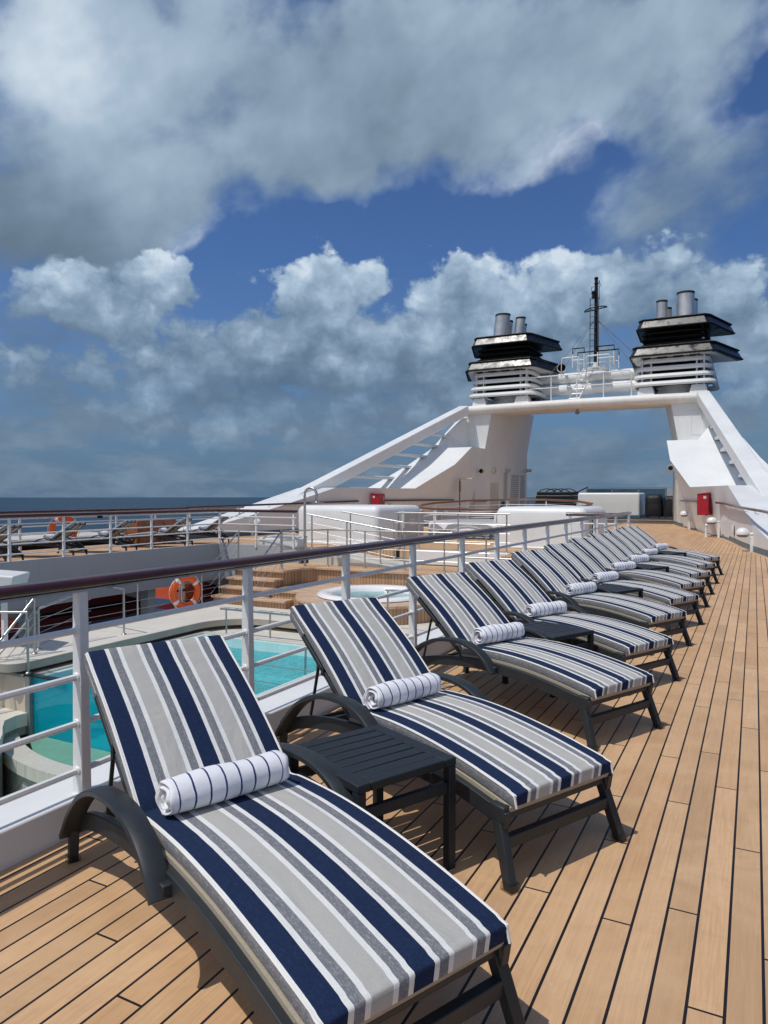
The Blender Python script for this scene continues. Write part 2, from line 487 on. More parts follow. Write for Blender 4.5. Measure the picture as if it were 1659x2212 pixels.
M_PIPING = simple('white_piping', (0.76, 0.75, 0.71), 0.8, var=0.05)
M_STRAP = simple('black_strap', (0.012, 0.012, 0.014), 0.7)
M_WHITE = simple('white_paint', (0.74, 0.745, 0.735), 0.38, var=0.025, vscale=1.2, rvar=0.1, streak=0.10, bump=0.02, bscale=30)
M_WHITE_S = simple('white_paint_smooth', (0.75, 0.755, 0.745), 0.3, var=0.02, vscale=9)
M_HULL = simple('white_superstructure', (0.735, 0.745, 0.735), 0.40, var=0.045, vscale=0.7, streak=0.30, bump=0.16, bscale=1.1)
M_RUST = simple('stained_soffit', (0.72, 0.69, 0.64), 0.5, var=0.10, vscale=0.8, streak=0.55)
M_GREYP = simple('grey_fascia_paint', (0.42, 0.43, 0.43), 0.45, var=0.05, vscale=0.8, streak=0.2)
M_BLUE = simple('blue_grey_skirting', (0.075, 0.125, 0.155), 0.4, var=0.08)
M_MAHOG = simple('mahogany_varnish', (0.052, 0.0125, 0.0085), 0.32, var=0.35, vscale=3.0, coat=0.45, bump=0.04, bscale=40)
M_ALU = simple('aluminium_strip', (0.55, 0.55, 0.55), 0.35, metal=0.9, var=0.04)
M_STEEL = simple('stainless_steel', (0.50, 0.49, 0.47), 0.34, metal=1.0, var=0.08, vscale=12)
M_STONE = tiles('pale_stone_tiles', (0.66, 0.62, 0.54), (0.40, 0.37, 0.32), 0.62, 0.62, 'xy', 0.5, 0.012, 0.05)
M_STONEF = simple('stone_edge', (0.38, 0.345, 0.285), 0.55, var=0.12, vscale=2.5)
M_STONEV = tiles('stone_cladding', (0.50, 0.44, 0.35), (0.38, 0.33, 0.26), 0.55, 0.7, 'xz', 0.5, 0.012, 0.10)
M_MOSAIC = tiles('grey_mosaic', (0.40, 0.385, 0.34), (0.17, 0.16, 0.14), 0.052, 0.052, 'xz', 0.4, 0.14, 0.30)
M_LEDGE = tiles('pale_mosaic', (0.60, 0.57, 0.50), (0.42, 0.39, 0.34), 0.052, 0.052, 'xy', 0.4, 0.10, 0.06)
M_POOLIN = tiles('pool_lining', (0.50, 0.74, 0.73), (0.38, 0.58, 0.60), 0.30, 0.30, 'xy', 0.4, 0.02, 0.05)
M_SHADOWGAP = simple('recess_painted_shade', (0.10, 0.085, 0.07), 0.7)  # dark tone paints in the shade under the overhanging deck edge
M_WATER = clear_mat('pool_water', (0.30, 0.86, 0.90), 0.03, 1.33, 3.2, 0.75, 0.10, 0.25, (0.16, 0.60, 0.66))
M_WATER2 = clear_mat('shallow_water', (0.52, 0.83, 0.72), 0.03, 1.33, 3.0, 0.3, 0.05, 0.85, (0.21, 0.43, 0.31))
M_WATER3 = clear_mat('jacuzzi_water', (0.55, 0.88, 0.90), 0.03, 1.33, 6.0, 0.5, 0.03, 0.25, (0.30, 0.56, 0.56))
M_GLASS = clear_mat('scatter_tinted_glass', (0.40, 0.86, 0.90), 0.01, 1.45, turbid=0.45, tcol=(0.004, 0.50, 0.62))  # turquoise in the pane stands in for light scattered by the pool water
M_GLASS2 = clear_mat('smoked_glass', (0.42, 0.50, 0.52), 0.02, 1.5)
M_ACRYL = simple('white_acrylic', (0.80, 0.80, 0.80), 0.18, var=0.02)
M_RED = simple('fire_red', (0.36, 0.006, 0.018), 0.35, var=0.08)
M_ORANGE = simple('lifebuoy_orange', (0.78, 0.115, 0.014), 0.5, var=0.08)
M_BOAT = simple('lifeboat_orange', (0.80, 0.13, 0.05), 0.35, var=0.06, streak=0.2)
M_BOATSHADE = simple('lifeboat_painted_shade', (0.17, 0.012, 0.012), 0.4, var=0.15)  # shade on the orange boats' long sides, painted as dark red
M_REFL = simple('reflective_tape', (0.72, 0.72, 0.70), 0.4)
M_BLACK = simple('gloss_black_paint', (0.014, 0.014, 0.015), 0.33, spec=0.5, var=0.3, vscale=1.6, rvar=0.25, bump=1.0, bscale=0.9)
M_BLACKM = simple('matt_black', (0.006, 0.006, 0.006), 0.6, spec=0.3)
M_COVER = simple('black_tarpaulin', (0.010, 0.010, 0.012), 0.55, spec=0.4, bump=0.5, bscale=4)
M_EXH = simple('exhaust_steel', (0.56, 0.55, 0.53), 0.40, metal=0.85, var=0.18, vscale=1.5, rvar=0.15, streak=0.3)
M_SOOT = simple('soot', (0.02, 0.018, 0.016), 0.8)
M_LOCKER = simple('varnished_locker', (0.25, 0.075, 0.018), 0.3, var=0.35, vscale=2.2, coat=0.5)
M_SEA = sea_mat()
M_SKIN = simple('skin', (0.30, 0.17, 0.11), 0.6)
M_HAIR = simple('dark_hair', (0.010, 0.008, 0.007), 0.5)
M_NAVY = simple('navy_cloth', (0.010, 0.013, 0.028), 0.85, bump=0.3, bscale=90)
M_SIGN = simple('white_sticker', (0.62, 0.60, 0.57), 0.5)
M_GREY = simple('grey_metal', (0.20, 0.205, 0.21), 0.45, var=0.1)
M_DARKDECK = simple('dark_deck', (0.05, 0.055, 0.06), 0.6, var=0.2)  # one even dark tone for the aft deck and the lower floor
M_ROPE = simple('dark_chain', (0.05, 0.045, 0.04), 0.6)
M_OFFW = simple('weathered_white', (0.55, 0.53, 0.47), 0.5, var=0.15, vscale=1.5)

# ------------------------------------------------------------------ mesh helpers
class MB:
    """collects faces of one mesh"""
    def __init__(self):
        self.v, self.f, self.uv = [], [], {}

    def add(self, vs, fs):
        o = len(self.v)
        self.v += [tuple(p) for p in vs]
        self.f += [tuple(i + o for i in f) for f in fs]
        return o

    def box(self, c, s, rz=0.0, taper=None):
        hx, hy, hz = s[0] / 2, s[1] / 2, s[2] / 2
        ca, sa = cos(rz), sin(rz)
        vs = []
        for z in (-1, 1):
            k = taper if (taper and z > 0) else (1, 1)
            for x, y in ((-1, -1), (1, -1), (1, 1), (-1, 1)):
                px, py = x * hx * k[0], y * hy * k[1]
                vs.append((c[0] + px * ca - py * sa, c[1] + px * sa + py * ca, c[2] + z * hz))
        return self.hexa(vs)

    def bx(self, x0, x1, y0, y1, z0, z1):
        return self.box(((x0 + x1) / 2, (y0 + y1) / 2, (z0 + z1) / 2), (abs(x1 - x0), abs(y1 - y0), abs(z1 - z0)))

    def hexa(self, vs):
        self.add(vs, [(3, 2, 1, 0), (4, 5, 6, 7), (0, 1, 5, 4), (1, 2, 6, 5), (2, 3, 7, 6), (3, 0, 4, 7)])
        return self

    def beam(self, a, b, w, h, up=(0, 0, 1)):
        """rectangular bar from a to b, w across, h along up"""
        a, b, up = Vector(a), Vector(b), Vector(up)
        t = (b - a).normalized()
        s = t.cross(up)
        s = s.normalized() if s.length > 1e-5 else Vector((1, 0, 0))
        u = s.cross(t)
        vs = []
        for p in (a, b):
            for i, j in ((-1, -1), (1, -1), (1, 1), (-1, 1)):
                vs.append(p + s * (i * w / 2) + u * (j * h / 2))
        self.add(vs, [(0, 1, 2, 3), (7, 6, 5, 4), (0, 4, 5, 1), (1, 5, 6, 2), (2, 6, 7, 3), (3, 7, 4, 0)])
        return self

    def sweep(self, pts, prof, up=(0, 0, 1), closed=False, caps=True, scale=None):
        """prof: list of (side, up) offsets, counter-clockwise; pts: path"""
        P = [Vector(p) for p in pts]
        n, k = len(P), len(prof)
        up = Vector(up)
        base = len(self.v)
        for i in range(n):
            if closed:
                t = P[(i + 1) % n] - P[i - 1]
            else:
                t = P[min(i + 1, n - 1)] - P[max(i - 1, 0)]
            t.normalize()
            s = t.cross(up)
            if s.length < 1e-4:
                s = t.cross(Vector((0, 1, 0)))
            s.normalize()
            u = s.cross(t)
            f = 1.0
            if not closed and 0 < i < n - 1:
                d0 = (P[i] - P[i - 1]).normalized()
                f = 1 / max(0.5, d0.dot(t))
            sc = scale[i] if scale else 1.0
            for a, b in prof:
                self.v.append(tuple(P[i] + s * (a * f * sc) + u * (b * sc)))
        m = n if closed else n - 1
        for i in range(m):
            for j in range(k):
                a, b = base + i * k + j, base + i * k + (j + 1) % k
                c, d = base + ((i + 1) % n) * k + (j + 1) % k, base + ((i + 1) % n) * k + j
                self.f.append((a, b, c, d))
        if caps and not closed:
            self.f.append(tuple(base + j for j in range(k))[::-1])
            self.f.append(tuple(base + (n - 1) * k + j for j in range(k)))
        return self

    def tube(self, pts, r, n=10, closed=False, caps=True, scale=None):
        return self.sweep(pts, [(r * cos(2 * pi * j / n), r * sin(2 * pi * j / n)) for j in range(n)], closed=closed, caps=caps, scale=scale, up=(0.013, 0.021, 1))

    def lathe(self, prof, c=(0, 0, 0), n=24, axis='Z', caps=True):
        base = len(self.v)
        for r, z in prof:
            for j in range(n):
                a = 2 * pi * j / n
                p = (r * cos(a), r * sin(a), z)
                if axis == 'X':
                    p = (p[2], p[0], p[1])
                elif axis == 'Y':
                    p = (p[1], p[2], p[0])
                self.v.append((p[0] + c[0], p[1] + c[1], p[2] + c[2]))
        for i in range(len(prof) - 1):
            for j in range(n):
                self.f.append((base + i * n + j, base + i * n + (j + 1) % n, base + (i + 1) * n + (j + 1) % n, base + (i + 1) * n + j))
        if caps:
            self.f.append(tuple(base + j for j in range(n))[::-1])
            self.f.append(tuple(base + (len(prof) - 1) * n + j for j in range(n)))
        return self

    def prism(self, poly, z0, z1):
        n = len(poly)
        zt = z1 if isinstance(z1, (list, tuple)) else [z1] * n
        o = self.add([(x, y, z0) for x, y in poly] + [(x, y, zt[i]) for i, (x, y) in enumerate(poly)], [])
        self.f.append(tuple(o + i for i in range(n))[::-1])
        self.f.append(tuple(o + n + i for i in range(n)))
        for i in range(n):
            j = (i + 1) % n
            self.f.append((o + i, o + j, o + n + j, o + n + i))
        return self

    def loft(self, rings, caps=True, closed=True):
        k = len(rings[0])
        base = len(self.v)
        for r in rings:
            self.v += [tuple(p) for p in r]
        for i in range(len(rings) - 1):
            for j in range(k if closed else k - 1):
                a, b = base + i * k + j, base + i * k + (j + 1) % k
                self.f.append((a, b, b + k, a + k))
        if caps:
            self.f.append(tuple(base + j for j in range(k))[::-1])
            self.f.append(tuple(base + (len(rings) - 1) * k + j for j in range(k)))
        return self

    def sphere(self, c, r, n=16, m=10, sz=1.0):
        prof = [(max(1e-4, r * sin(pi * i / m)), -r * sz * cos(pi * i / m)) for i in range(m + 1)]
        return self.lathe(prof, c, n, caps=False)


def catmull(pts, n=6):
    P = [Vector(p) for p in pts]
    out = []
    for i in range(len(P) - 1):
        p0, p1, p2, p3 = P[max(i - 1, 0)], P[i], P[i + 1], P[min(i + 2, len(P) - 1)]
        for k in range(n):
            t = k / n
            out.append(0.5 * ((2 * p1) + (p2 - p0) * t + (2 * p0 - 5 * p1 + 4 * p2 - p3) * t * t + (3 * p1 - p0 - 3 * p2 + p3) * t ** 3))
    out.append(P[-1])
    return out


def obj(name, mb, m, parent=None, bevel=0.0, seg=2, smooth=35, fix=True):
    me = bpy.data.meshes.new(name)
    me.from_pydata(mb.v, [], mb.f)
    me.validate()
    me.update()
    if fix:
        bm = bmesh.new()
        bm.from_mesh(me)
        bmesh.ops.recalc_face_normals(bm, faces=bm.faces)
        bm.to_mesh(me)
        bm.free()
    o = bpy.data.objects.new(name, me)
    COL.objects.link(o)
    ms = m if isinstance(m, (list, tuple)) else [m]
    for k in ms:
        me.materials.append(k)
    if parent:
        o.parent = parent
    if bevel:
        b = o.modifiers.new('Bevel', 'BEVEL')
        b.width = bevel
        b.segments = seg
        b.limit_method = 'ANGLE'
        b.angle_limit = radians(30)
        b.harden_normals = False
    if smooth:
        me.shade_smooth()
        if smooth < 180:
            me.set_sharp_from_angle(angle=radians(smooth))
    return o


def thing(name, label, cat, loc=(0, 0, 0), rz=0.0, group=None):
    o = bpy.data.objects.new(name, None)
    COL.objects.link(o)
    o.empty_display_size = 0.1
    o.location = loc
    o.rotation_euler = (0, 0, rz)
    return tag(o, label, cat, group)


def tag(o, label, cat, group=None):
    o['label'] = label
    o['category'] = cat
    if group:
        o['group'] = group
    return o


def struct(name, mb, m, **kw):
    o = obj(name, mb, m, **kw)
    o['kind'] = 'structure'
    return o


def dup(root, loc, rz, label, group=None):
    def cp(o, par):
        c = o.copy()
        COL.objects.link(c)
        c.parent = par
        for ch in o.children:
            cp(ch, c)
        return c
    r = cp(root, None)
    r.location = loc
    r.rotation_euler = (0, 0, rz)
    r['label'] = label
    if group:
        r['group'] = group
    return r


OVAL = [(0.066 * cos(a), 0.040 * sin(a)) for a in [2 * pi * j / 16 for j in range(16)]]
CX0 = -8.9                                    # ship's centreline


def railing(label, path, posts, heights, group=None, name='white_railing', top=1.17, z=0.0, wood=M_MAHOG, rail_h=0.040, tube_r=0.0165, post_w=0.055, post_d=0.075, oval=1.0, zoff=None, plates=True):
    """white railing with a varnished top rail; path is the plan polyline, posts plan points"""
    t = thing(name, label, 'railing', (path[0][0], path[0][1], z), 0, group)
    ox, oy = path[0][0], path[0][1]
    L = [(p[0] - ox, p[1] - oy) for p in path]
    hz = zoff or (lambda x, y: 0.0)
    P3 = lambda h: [(x, y, h + hz(x + ox, y + oy)) for x, y in L]
    mb = MB().sweep(P3(top - rail_h), [(a * oval, b * rail_h / 0.040) for a, b in OVAL])
    obj('handrail', mb, wood, t, smooth=60)
    mb = MB().sweep(P3(top - 2 * rail_h - 0.006), [(-0.026, -0.006), (0.026, -0.006), (0.026, 0.006), (-0.026, 0.006)])
    obj('rail_seat', mb, M_ALU, t)
    for h in heights:
        mb = MB().tube(P3(h), tube_r, 8)
        obj('rail', mb, M_WHITE_S, t)
    for i, p in enumerate(posts):
        x, y, ang = p[0] - ox, p[1] - oy, (p[2] if len(p) > 2 else 0.0)
        dz = hz(p[0], p[1])
        mb = MB()
        mb.box((x, y, (top - 2 * rail_h - 0.01 + dz) / 2), (post_d, post_w, top - 2 * rail_h - 0.01 + dz), ang, taper=(0.62, 1.0))
        for h in heights:
            mb.lathe([(0.026, -0.035), (0.026, 0.035)], (x, y, h + dz), 8, axis='Y')
        obj('post', mb, M_WHITE_S, t, bevel=0.004, seg=1)
    return t


def steel_rail(label, path3, posts, wires, group=None, top_r=0.022, name='steel_railing', base=True):
    """stainless railing: path3 is the top tube in 3-D, posts (x,y,z0,z1), wires are drops below the top"""
    o0 = Vector(path3[0])
    z0 = posts[0][2] if posts else path3[0][2]
    t = thing(name, label, 'railing', (o0.x, o0.y, z0), 0, group)
    R = Vector((o0.x, o0.y, z0))
    P = [Vector(p) - R for p in path3]
    obj('handrail', MB().tube(P, top_r, 10), M_STEEL, t, smooth=60)
    for d in wires:
        obj('rail_wire', MB().tube([p - Vector((0, 0, d)) for p in P], 0.006, 6), M_STEEL, t)
    for (x, y, a, b) in posts:
        x, y = x - R.x, y - R.y
        mb = MB().tube([(x, y, a - z0), (x, y, b - z0)], 0.022, 10)
        if base:
            mb.lathe([(0.055, 0.0), (0.055, 0.012), (0.03, 0.03)], (x, y, a - z0), 12)
        obj('post', mb, M_STEEL, t)
    return t
# ------------------------------------------------------------------ sea, decks, hull
mb = MB()
R, N = 9000.0, 96
mb.add([(0, 0, -23.0)] + [(R * cos(2 * pi * i / N), R * sin(2 * pi * i / N), -23.0) for i in range(N)], [(0, 1 + i, 1 + (i + 1) % N) for i in range(N)])
struct('sea', mb, M_SEA, smooth=0)

struct('deck', MB().prism([(-2.85, -4), (0.95, -4), (0.95, 49.2), (-18.75, 49.2), (-18.75, 2), (-15.12, 2), (-15.12, 17.62), (-11.92, 17.62), (-11.92, 19.0), (-5.9, 19.0), (-5.9, 18.02), (-2.85, 18.02)], -0.25, 0.0), M_TEAK, smooth=0)
struct('aft_deck', MB().bx(-18.75, 0.95, 49.2, 75, -0.25, 0.10), M_DARKDECK, smooth=0)
mb = MB()
mb.bx(-16.2, -2.35, 35.32, 35.46, 0.0, 0.004)
mb.bx(-2.8, 0.25, 21.36, 21.50, 0.0, 0.004)
mb.bx(-18.4, 0.9, 49.06, 49.199, 0.0, 0.004)
WALLB = [(9.42, 19.5), (9.24, 21.0), (8.93, 22.4), (8.56, 24.8), (8.14, 27.85), (7.86, 29.4), (7.50, 31.0), (7.10, 33.1), (6.55, 35.7), (6.05, 37.4), (5.75, 38.5), (5.35, 40.35), (4.86, 43.0), (4.6, 46.5)]


def wall_off(Y):
    for (a, y0), (b, y1) in zip(WALLB, WALLB[1:]):
        if y0 <= Y <= y1:
            return a + (b - a) * (Y - y0) / (y1 - y0)
    return WALLB[0][0] if Y < WALLB[0][1] else WALLB[-1][0]


for sg in (1, -1):
    for w0, w1 in (( 0.0, 0.14),):
        ys = [19.5 + i * 0.9 for i in range(21)]
        a = [(CX0 + sg * (wall_off(y) - w0), y) for y in ys]
        b = [(CX0 + sg * (wall_off(y) - w1), y) for y in ys]
        mb.loft([[(p[0], p[1], 0.0), (q[0], q[1], 0.0), (q[0], q[1], 0.0045), (p[0], p[1], 0.0045)] for p, q in zip(a, b)])
struct('deck_margin', mb, M_MARGIN, smooth=0)

mb = MB()
mb.bx(-18.7, 1.15, -8, 75, -23.2, -3.8)
mb.bx(-2.80, 0.9, -8, 19, -3.8, -0.252)
mb.bx(-18.7, 0.9, 29.0, 75, -3.8, -0.252)
mb.bx(-12.98, 0.9, 19.05, 29.0, -3.8, -0.252)
struct('ship_hull', mb, M_HULL, smooth=0)

# kerbs that carry the railings
mb = MB()
mb.hexa([(-3.26, -4, -0.30), (-2.90, -4, -0.30), (-2.64, 18.1, -0.30), (-3.0, 18.1, -0.30), (-3.26, -4, 0.13), (-2.90, -4, 0.17), (-2.64, 18.1, 0.17), (-3.0, 18.1, 0.13)])
struct('kerb', mb, M_WHITE, bevel=0.012)
struct('port_fascia', MB().bx(-15.14, -14.98, 2, 17.64, -1.02, 0.09), M_GREYP, bevel=0.01)
struct('aft_fascia', MB().bx(-14.977, -11.93, 17.50, 17.64, -1.02, 0.09), M_GREYP, bevel=0.01)
struct('starboard_fascia', MB().bx(-3.20, -3.0, -4, 18.0, -2.3, -0.302), M_WHITE, smooth=0)

# ------------------------------------------------------------------ railings around the well
RX = lambda Y: -2.885 + 0.0125 * (Y - 2.4)
H4 = (0.95, 0.725, 0.50, 0.27)
ys = [-2.45, -1.25, -0.05, 1.15, 2.37, 3.63, 4.84, 6.05, 7.28, 8.42, 9.56, 10.72, 11.85, 13.0, 14.12, 15.2, 16.3]
railing('near white railing with dark varnished top rail beside the striped loungers', [(RX(-4), -4), (RX(18.05), 18.05)], [(RX(y), y) for y in ys] + [(RX(18.0), 18.0)], H4, 'white deck railings', top=1.207, rail_h=0.029, oval=0.86)
railing('short white railing with reddish top rail closing the loungers row at its far end', [(-2.83, 18.02), (-4.2, 18.02)], [(-4.1, 18.02, pi / 2), (-3.45, 18.02, pi / 2)], (0.9, 0.55, 0.25), 'white deck railings')
ys = [10.44 + 1.437 * k for k in range(-5, 6)]
railing('long white railing above the grey fascia across the pool well', [(-15.03, 2.2), (-15.03, 17.58), (-11.95, 17.40)], [(-15.03, y) for y in ys] + [(-13.5, 17.5, pi / 2), (-12.05, 17.4, pi / 2)], (0.94, 0.71, 0.48, 0.25), 'white deck railings', post_w=0.06, post_d=0.06)
ys = [6.0 + 1.75 * k for k in range(10)]
railing('outboard white railing in front of the open sea on the far side', [(-18.0, 4.0), (-18.55, 23.2)], [(-18.0 - 0.55 * (y - 4) / 19.2, y) for y in ys] + [(-18.5, 22.9)], (0.94, 0.71, 0.48, 0.25), 'white deck railings', post_w=0.06, post_d=0.06)

# ------------------------------------------------------------------ pool well
Zf, Zl = -1.26, -1.50


def arc(cx, cy, r, a0, a1, n=14):
    return [(cx + r * cos(radians(a0 + (a1 - a0) * i / n)), cy + r * sin(radians(a0 + (a1 - a0) * i / n))) for i in range(n + 1)]


up = [(-12.98, 8.0)] + arc(-11.35, 7.98, 0.30, -90, 0, 8) + arc(-9.95, 12.15, 1.1, 180, 90, 14) + [(-3.1, 13.25), (-3.1, 19.0), (-12.98, 19.0)]
struct('pool_deck', MB().prism(up, -1.40, Zf), [M_STONE], smooth=0)
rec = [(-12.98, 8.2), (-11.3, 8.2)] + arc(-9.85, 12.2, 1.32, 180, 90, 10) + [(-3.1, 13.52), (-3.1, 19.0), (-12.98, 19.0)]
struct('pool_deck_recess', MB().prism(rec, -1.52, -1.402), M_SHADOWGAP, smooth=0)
edge = arc(-11.35, 7.98, 0.305, -90, 0, 8) + arc(-9.95, 12.15, 1.095, 180, 90, 14) + [(-3.1, 13.245)]
struct('pool_deck_edge', MB().sweep([(x, y, -1.33) for x, y in edge], [(0, -0.07), (0.012, -0.07), (0.012, 0.066), (0, 0.066)]), M_STONEF, smooth=0)
# lower floor round the pool basin, as four slabs
PX0, PX1, PY0, PY1 = -10.9, -6.75, 7.95, 12.25
mb = MB()
mb.bx(-12.98, PX0, 8.0, 14.0, -1.9, Zl)
mb.bx(PX1, -3.1, 6.2, 14.0, -1.9, Zl)
mb.bx(PX0, PX1, PY1, 14.0, -1.9, Zl)
struct('pool_surround', mb, M_STONE, smooth=0)
struct('lower_floor', MB().bx(-18.6, -3.0, -6, 19, -3.79, -3.6), M_DARKDECK, smooth=0)
mb = MB()
mb.bx(-13.02, -12.6, 8.2, 19, -3.6, -1.42)
struct('side_wall', mb, M_GREYP, smooth=0)

pool = thing('swimming_pool', 'swimming pool with turquoise water and a glass front below the railing', 'pool', ((PX0 + PX1) / 2, (PY0 + PY1) / 2, Zl))
px, py = (PX0 + PX1) / 2, (PY0 + PY1) / 2


def rel(mb, o, keep=False):
    mb.v = [(x - o[0], y - o[1], z - o[2]) for x, y, z in mb.v]
    return mb


PO = (px, py, Zl)
mb = MB()
mb.bx(PX0 + 0.002, PX1 - 0.002, PY0, PY1, -2.95, -2.75)
mb.bx(PX0 + 0.002, PX0 + 0.10, PY0 + 0.06, PY1, -2.75, Zl - 0.004)
mb.bx(PX1 - 0.10, PX1 - 0.002, PY0 + 0.06, PY1, -2.75, Zl - 0.004)
mb.bx(PX0 + 0.1, PX1 - 0.1, PY1 - 0.10, PY1 - 0.002, -2.75, Zl - 0.004)
mb.bx(PX0 + 0.1, PX1 - 0.1, PY1 - 0.75, PY1 - 0.1, -2.75, -2.2)
mb.bx(PX0 + 0.1, PX1 - 0.1, PY0 - 0.002, PY0 + 0.07, -2.75, -2.601)
obj('basin', rel(mb, PO), M_POOLIN, pool, smooth=0)
mb = MB()
nx, ny = 42, 44
mb.add([(PX0 + 0.102 + (PX1 - PX0 - 0.204) * i / nx, PY0 + 0.07 + (PY1 - PY0 - 0.172) * j / ny, -1.70 + 0.009 * sin(i * 1.3 + j * 0.7) * sin(j * 1.1 - i * 0.4)) for j in range(ny + 1) for i in range(nx + 1)],
       [(j * (nx + 1) + i, j * (nx + 1) + i + 1, (j + 1) * (nx + 1) + i + 1, (j + 1) * (nx + 1) + i) for j in range(ny) for i in range(nx)])
obj('water', rel(mb, PO), M_WATER, pool)
obj('glass_wall', rel(MB().bx(PX0 + 0.02, PX1 - 0.02, PY0 + 0.0, PY0 + 0.06, -2.6, Zl + 0.02), PO), M_GLASS, pool, smooth=0)
mb = MB().bx(PX0 - 0.10, PX0 + 0.018, PY0 - 0.06, PY0 + 0.055, -2.6, Zl + 0.03)
obj('corner_post', rel(mb, PO), M_GREY, pool, bevel=0.006)
mb = MB()
mb.bx(PX1 - 0.003, PX1 + 0.16, PY0 - 0.1, PY1 + 0.1, Zl, Zl + 0.03)
mb.bx(PX0 - 0.02, PX1 - 0.003, PY1 - 0.003, PY1 + 0.16, Zl, Zl + 0.03)
mb.bx(PX0 - 0.16, PX0 - 0.02, PY0 + 0.06, PY1 + 0.16, Zl, Zl + 0.03)
obj('coping', rel(mb, PO), M_LEDGE, pool, bevel=0.008)
mb = MB().bx(PX0 - 0.14, PX0 + 0.85, PY0 - 0.07, PY0 + 0.07, Zl + 0.031, Zl + 0.05)
obj('glass_cap', rel(mb, PO), M_GLASS2, pool, smooth=0)
mb = MB()
for x, y in ((-7.6, 11.8), (-6.95, 11.2)):
    mb.tube(catmull([(x, y - 0.45, -2.1), (x, y - 0.42, -1.3), (x, y - 0.25, -0.72), (x, y + 0.05, -0.66), (x, y + 0.28, -0.85), (x, y + 0.32, -1.47)], 6), 0.022, 8)
obj('ladder_rail', rel(mb, PO), M_STEEL, pool, smooth=60)
mb = MB()
mb.tube([(-10.55, 12.40, -0.92), (-7.9, 12.40, -0.92)], 0.035, 10)
for x in (-10.4, -9.2, -8.1):
    mb.tube([(x, 12.40, -1.47), (x, 12.40, -0.92)], 0.02, 8)
obj('grab_rail', rel(mb, PO), M_STEEL, pool, smooth=60)
mb = MB()
for y in (8.9, 9.9, 10.9):
    mb.tube([(PX0 + 0.1, y, -1.62), (PX1 - 0.1, y, -1.62)], 0.009, 6)
obj('lane_cable', rel(mb, PO), M_GREY, pool)
tag_ = None

# overflow shelf, its rounded tiled wall, and the shallow water below
spill = thing('overflow_shelf', 'curved shallow overflow shelf edged in pale mosaic below the glass pool wall', 'pool', (-9.2, 7.2, -2.42))
SO = (-9.2, 7.2, -2.42)
ci, cr = (-9.0, 10.9), 3.72
inner = arc(ci[0], ci[1], cr, 222, 282, 26)
outer = arc(ci[0], ci[1], cr + 0.34, 219, 283, 26)
mb = MB()
n = len(inner)
mb.add([(x, y, -2.42) for x, y in inner] + [(x, y, -2.42) for x, y in outer] + [(x, y, -2.62) for x, y in inner] + [(x, y, -2.62) for x, y in outer], [])
for i in range(n - 1):
    mb.f += [(i, i + 1, n + i + 1, n + i), (2 * n + i, 3 * n + i, 3 * n + i + 1, 2 * n + i + 1), (i, 2 * n + i, 2 * n + i + 1, i + 1), (n + i, n + i + 1, 3 * n + i + 1, 3 * n + i)]
obj('mosaic_ledge', rel(mb, SO), M_LEDGE, spill, smooth=0)
mb = MB()
o2 = arc(ci[0], ci[1], cr + 0.27, 219, 283, 26)
mb.loft([[(x, y, -2.46), (x, y, -3.6)] for x, y in o2], caps=False, closed=False)
obj('mosaic_wall', rel(mb, SO), M_MOSAIC, spill, smooth=60)
mb = MB()
mb.prism([(x, y) for x, y in inner] + [(-7.2, PY0), (-11.9, PY0)], -2.9, -2.72)
obj('shelf_floor', rel(mb, SO), M_POOLIN, spill, smooth=0)
mb = MB()
mb.add([(x, y, -2.47) for x, y in inner] + [(-7.2, PY0 - 0.004, -2.47), (-11.9, PY0 - 0.004, -2.47)], [tuple(range(len(inner) + 2))])
obj('water', rel(mb, SO), M_WATER2, spill, smooth=0)
mb = MB().bx(-8.35, -7.9, 6.75, 7.1, -3.6, -2.30)
mb.bx(-8.42, -7.83, 6.7, 7.15, -2.30, -2.22)
obj('end_pillar', rel(mb, SO), M_STONEF, spill, bevel=0.01)
struct('wading_pool_floor', MB().bx(-12.6, -3.2, 1.5, 8.0, -3.6, -3.5), M_LEDGE, smooth=0)
mb = MB()
mb.add([(-12.6, 1.5, -3.22), (-3.2, 1.5, -3.22), (-3.2, 7.9, -3.22), (-12.6, 7.9, -3.22)], [(0, 1, 2, 3)])
struct('wading_pool_water', mb, M_WATER2, smooth=0)
# stone parapet left of the glass, with a rounded apron
mb = MB()
mb.bx(-12.98, PX0 - 0.102, 7.90, 8.0, -2.6, Zl + 0.0)
t = tag(obj('parapet', mb, M_STONEV, smooth=0), 'low parapet clad in beige stone left of the glass pool wall', 'parapet')
obj('coping', MB().bx(-12.98, PX0 - 0.104, 7.86, 8.05, Zl + 0.001, Zl + 0.05), M_GREY, t, bevel=0.006)
ap = [(-12.98, 6.7)] + arc(-9.0, 10.9, 4.42, 248, 226, 10)[0:0] + [(-10.02, 6.75), (-10.3, 7.0), (-10.62, 7.22), (-10.9, 7.45), (-10.97, 7.7), (-10.94, 7.9), (-12.98, 7.9)]
struct('stone_apron', MB().prism(ap, -2.32, -2.10), M_STONE, smooth=0)
struct('apron_wall', MB().prism([(x - 0.05, y - 0.0 if y > 7.8 else y + 0.03) for x, y in ap], -3.6, -2.322), M_MOSAIC, smooth=0)

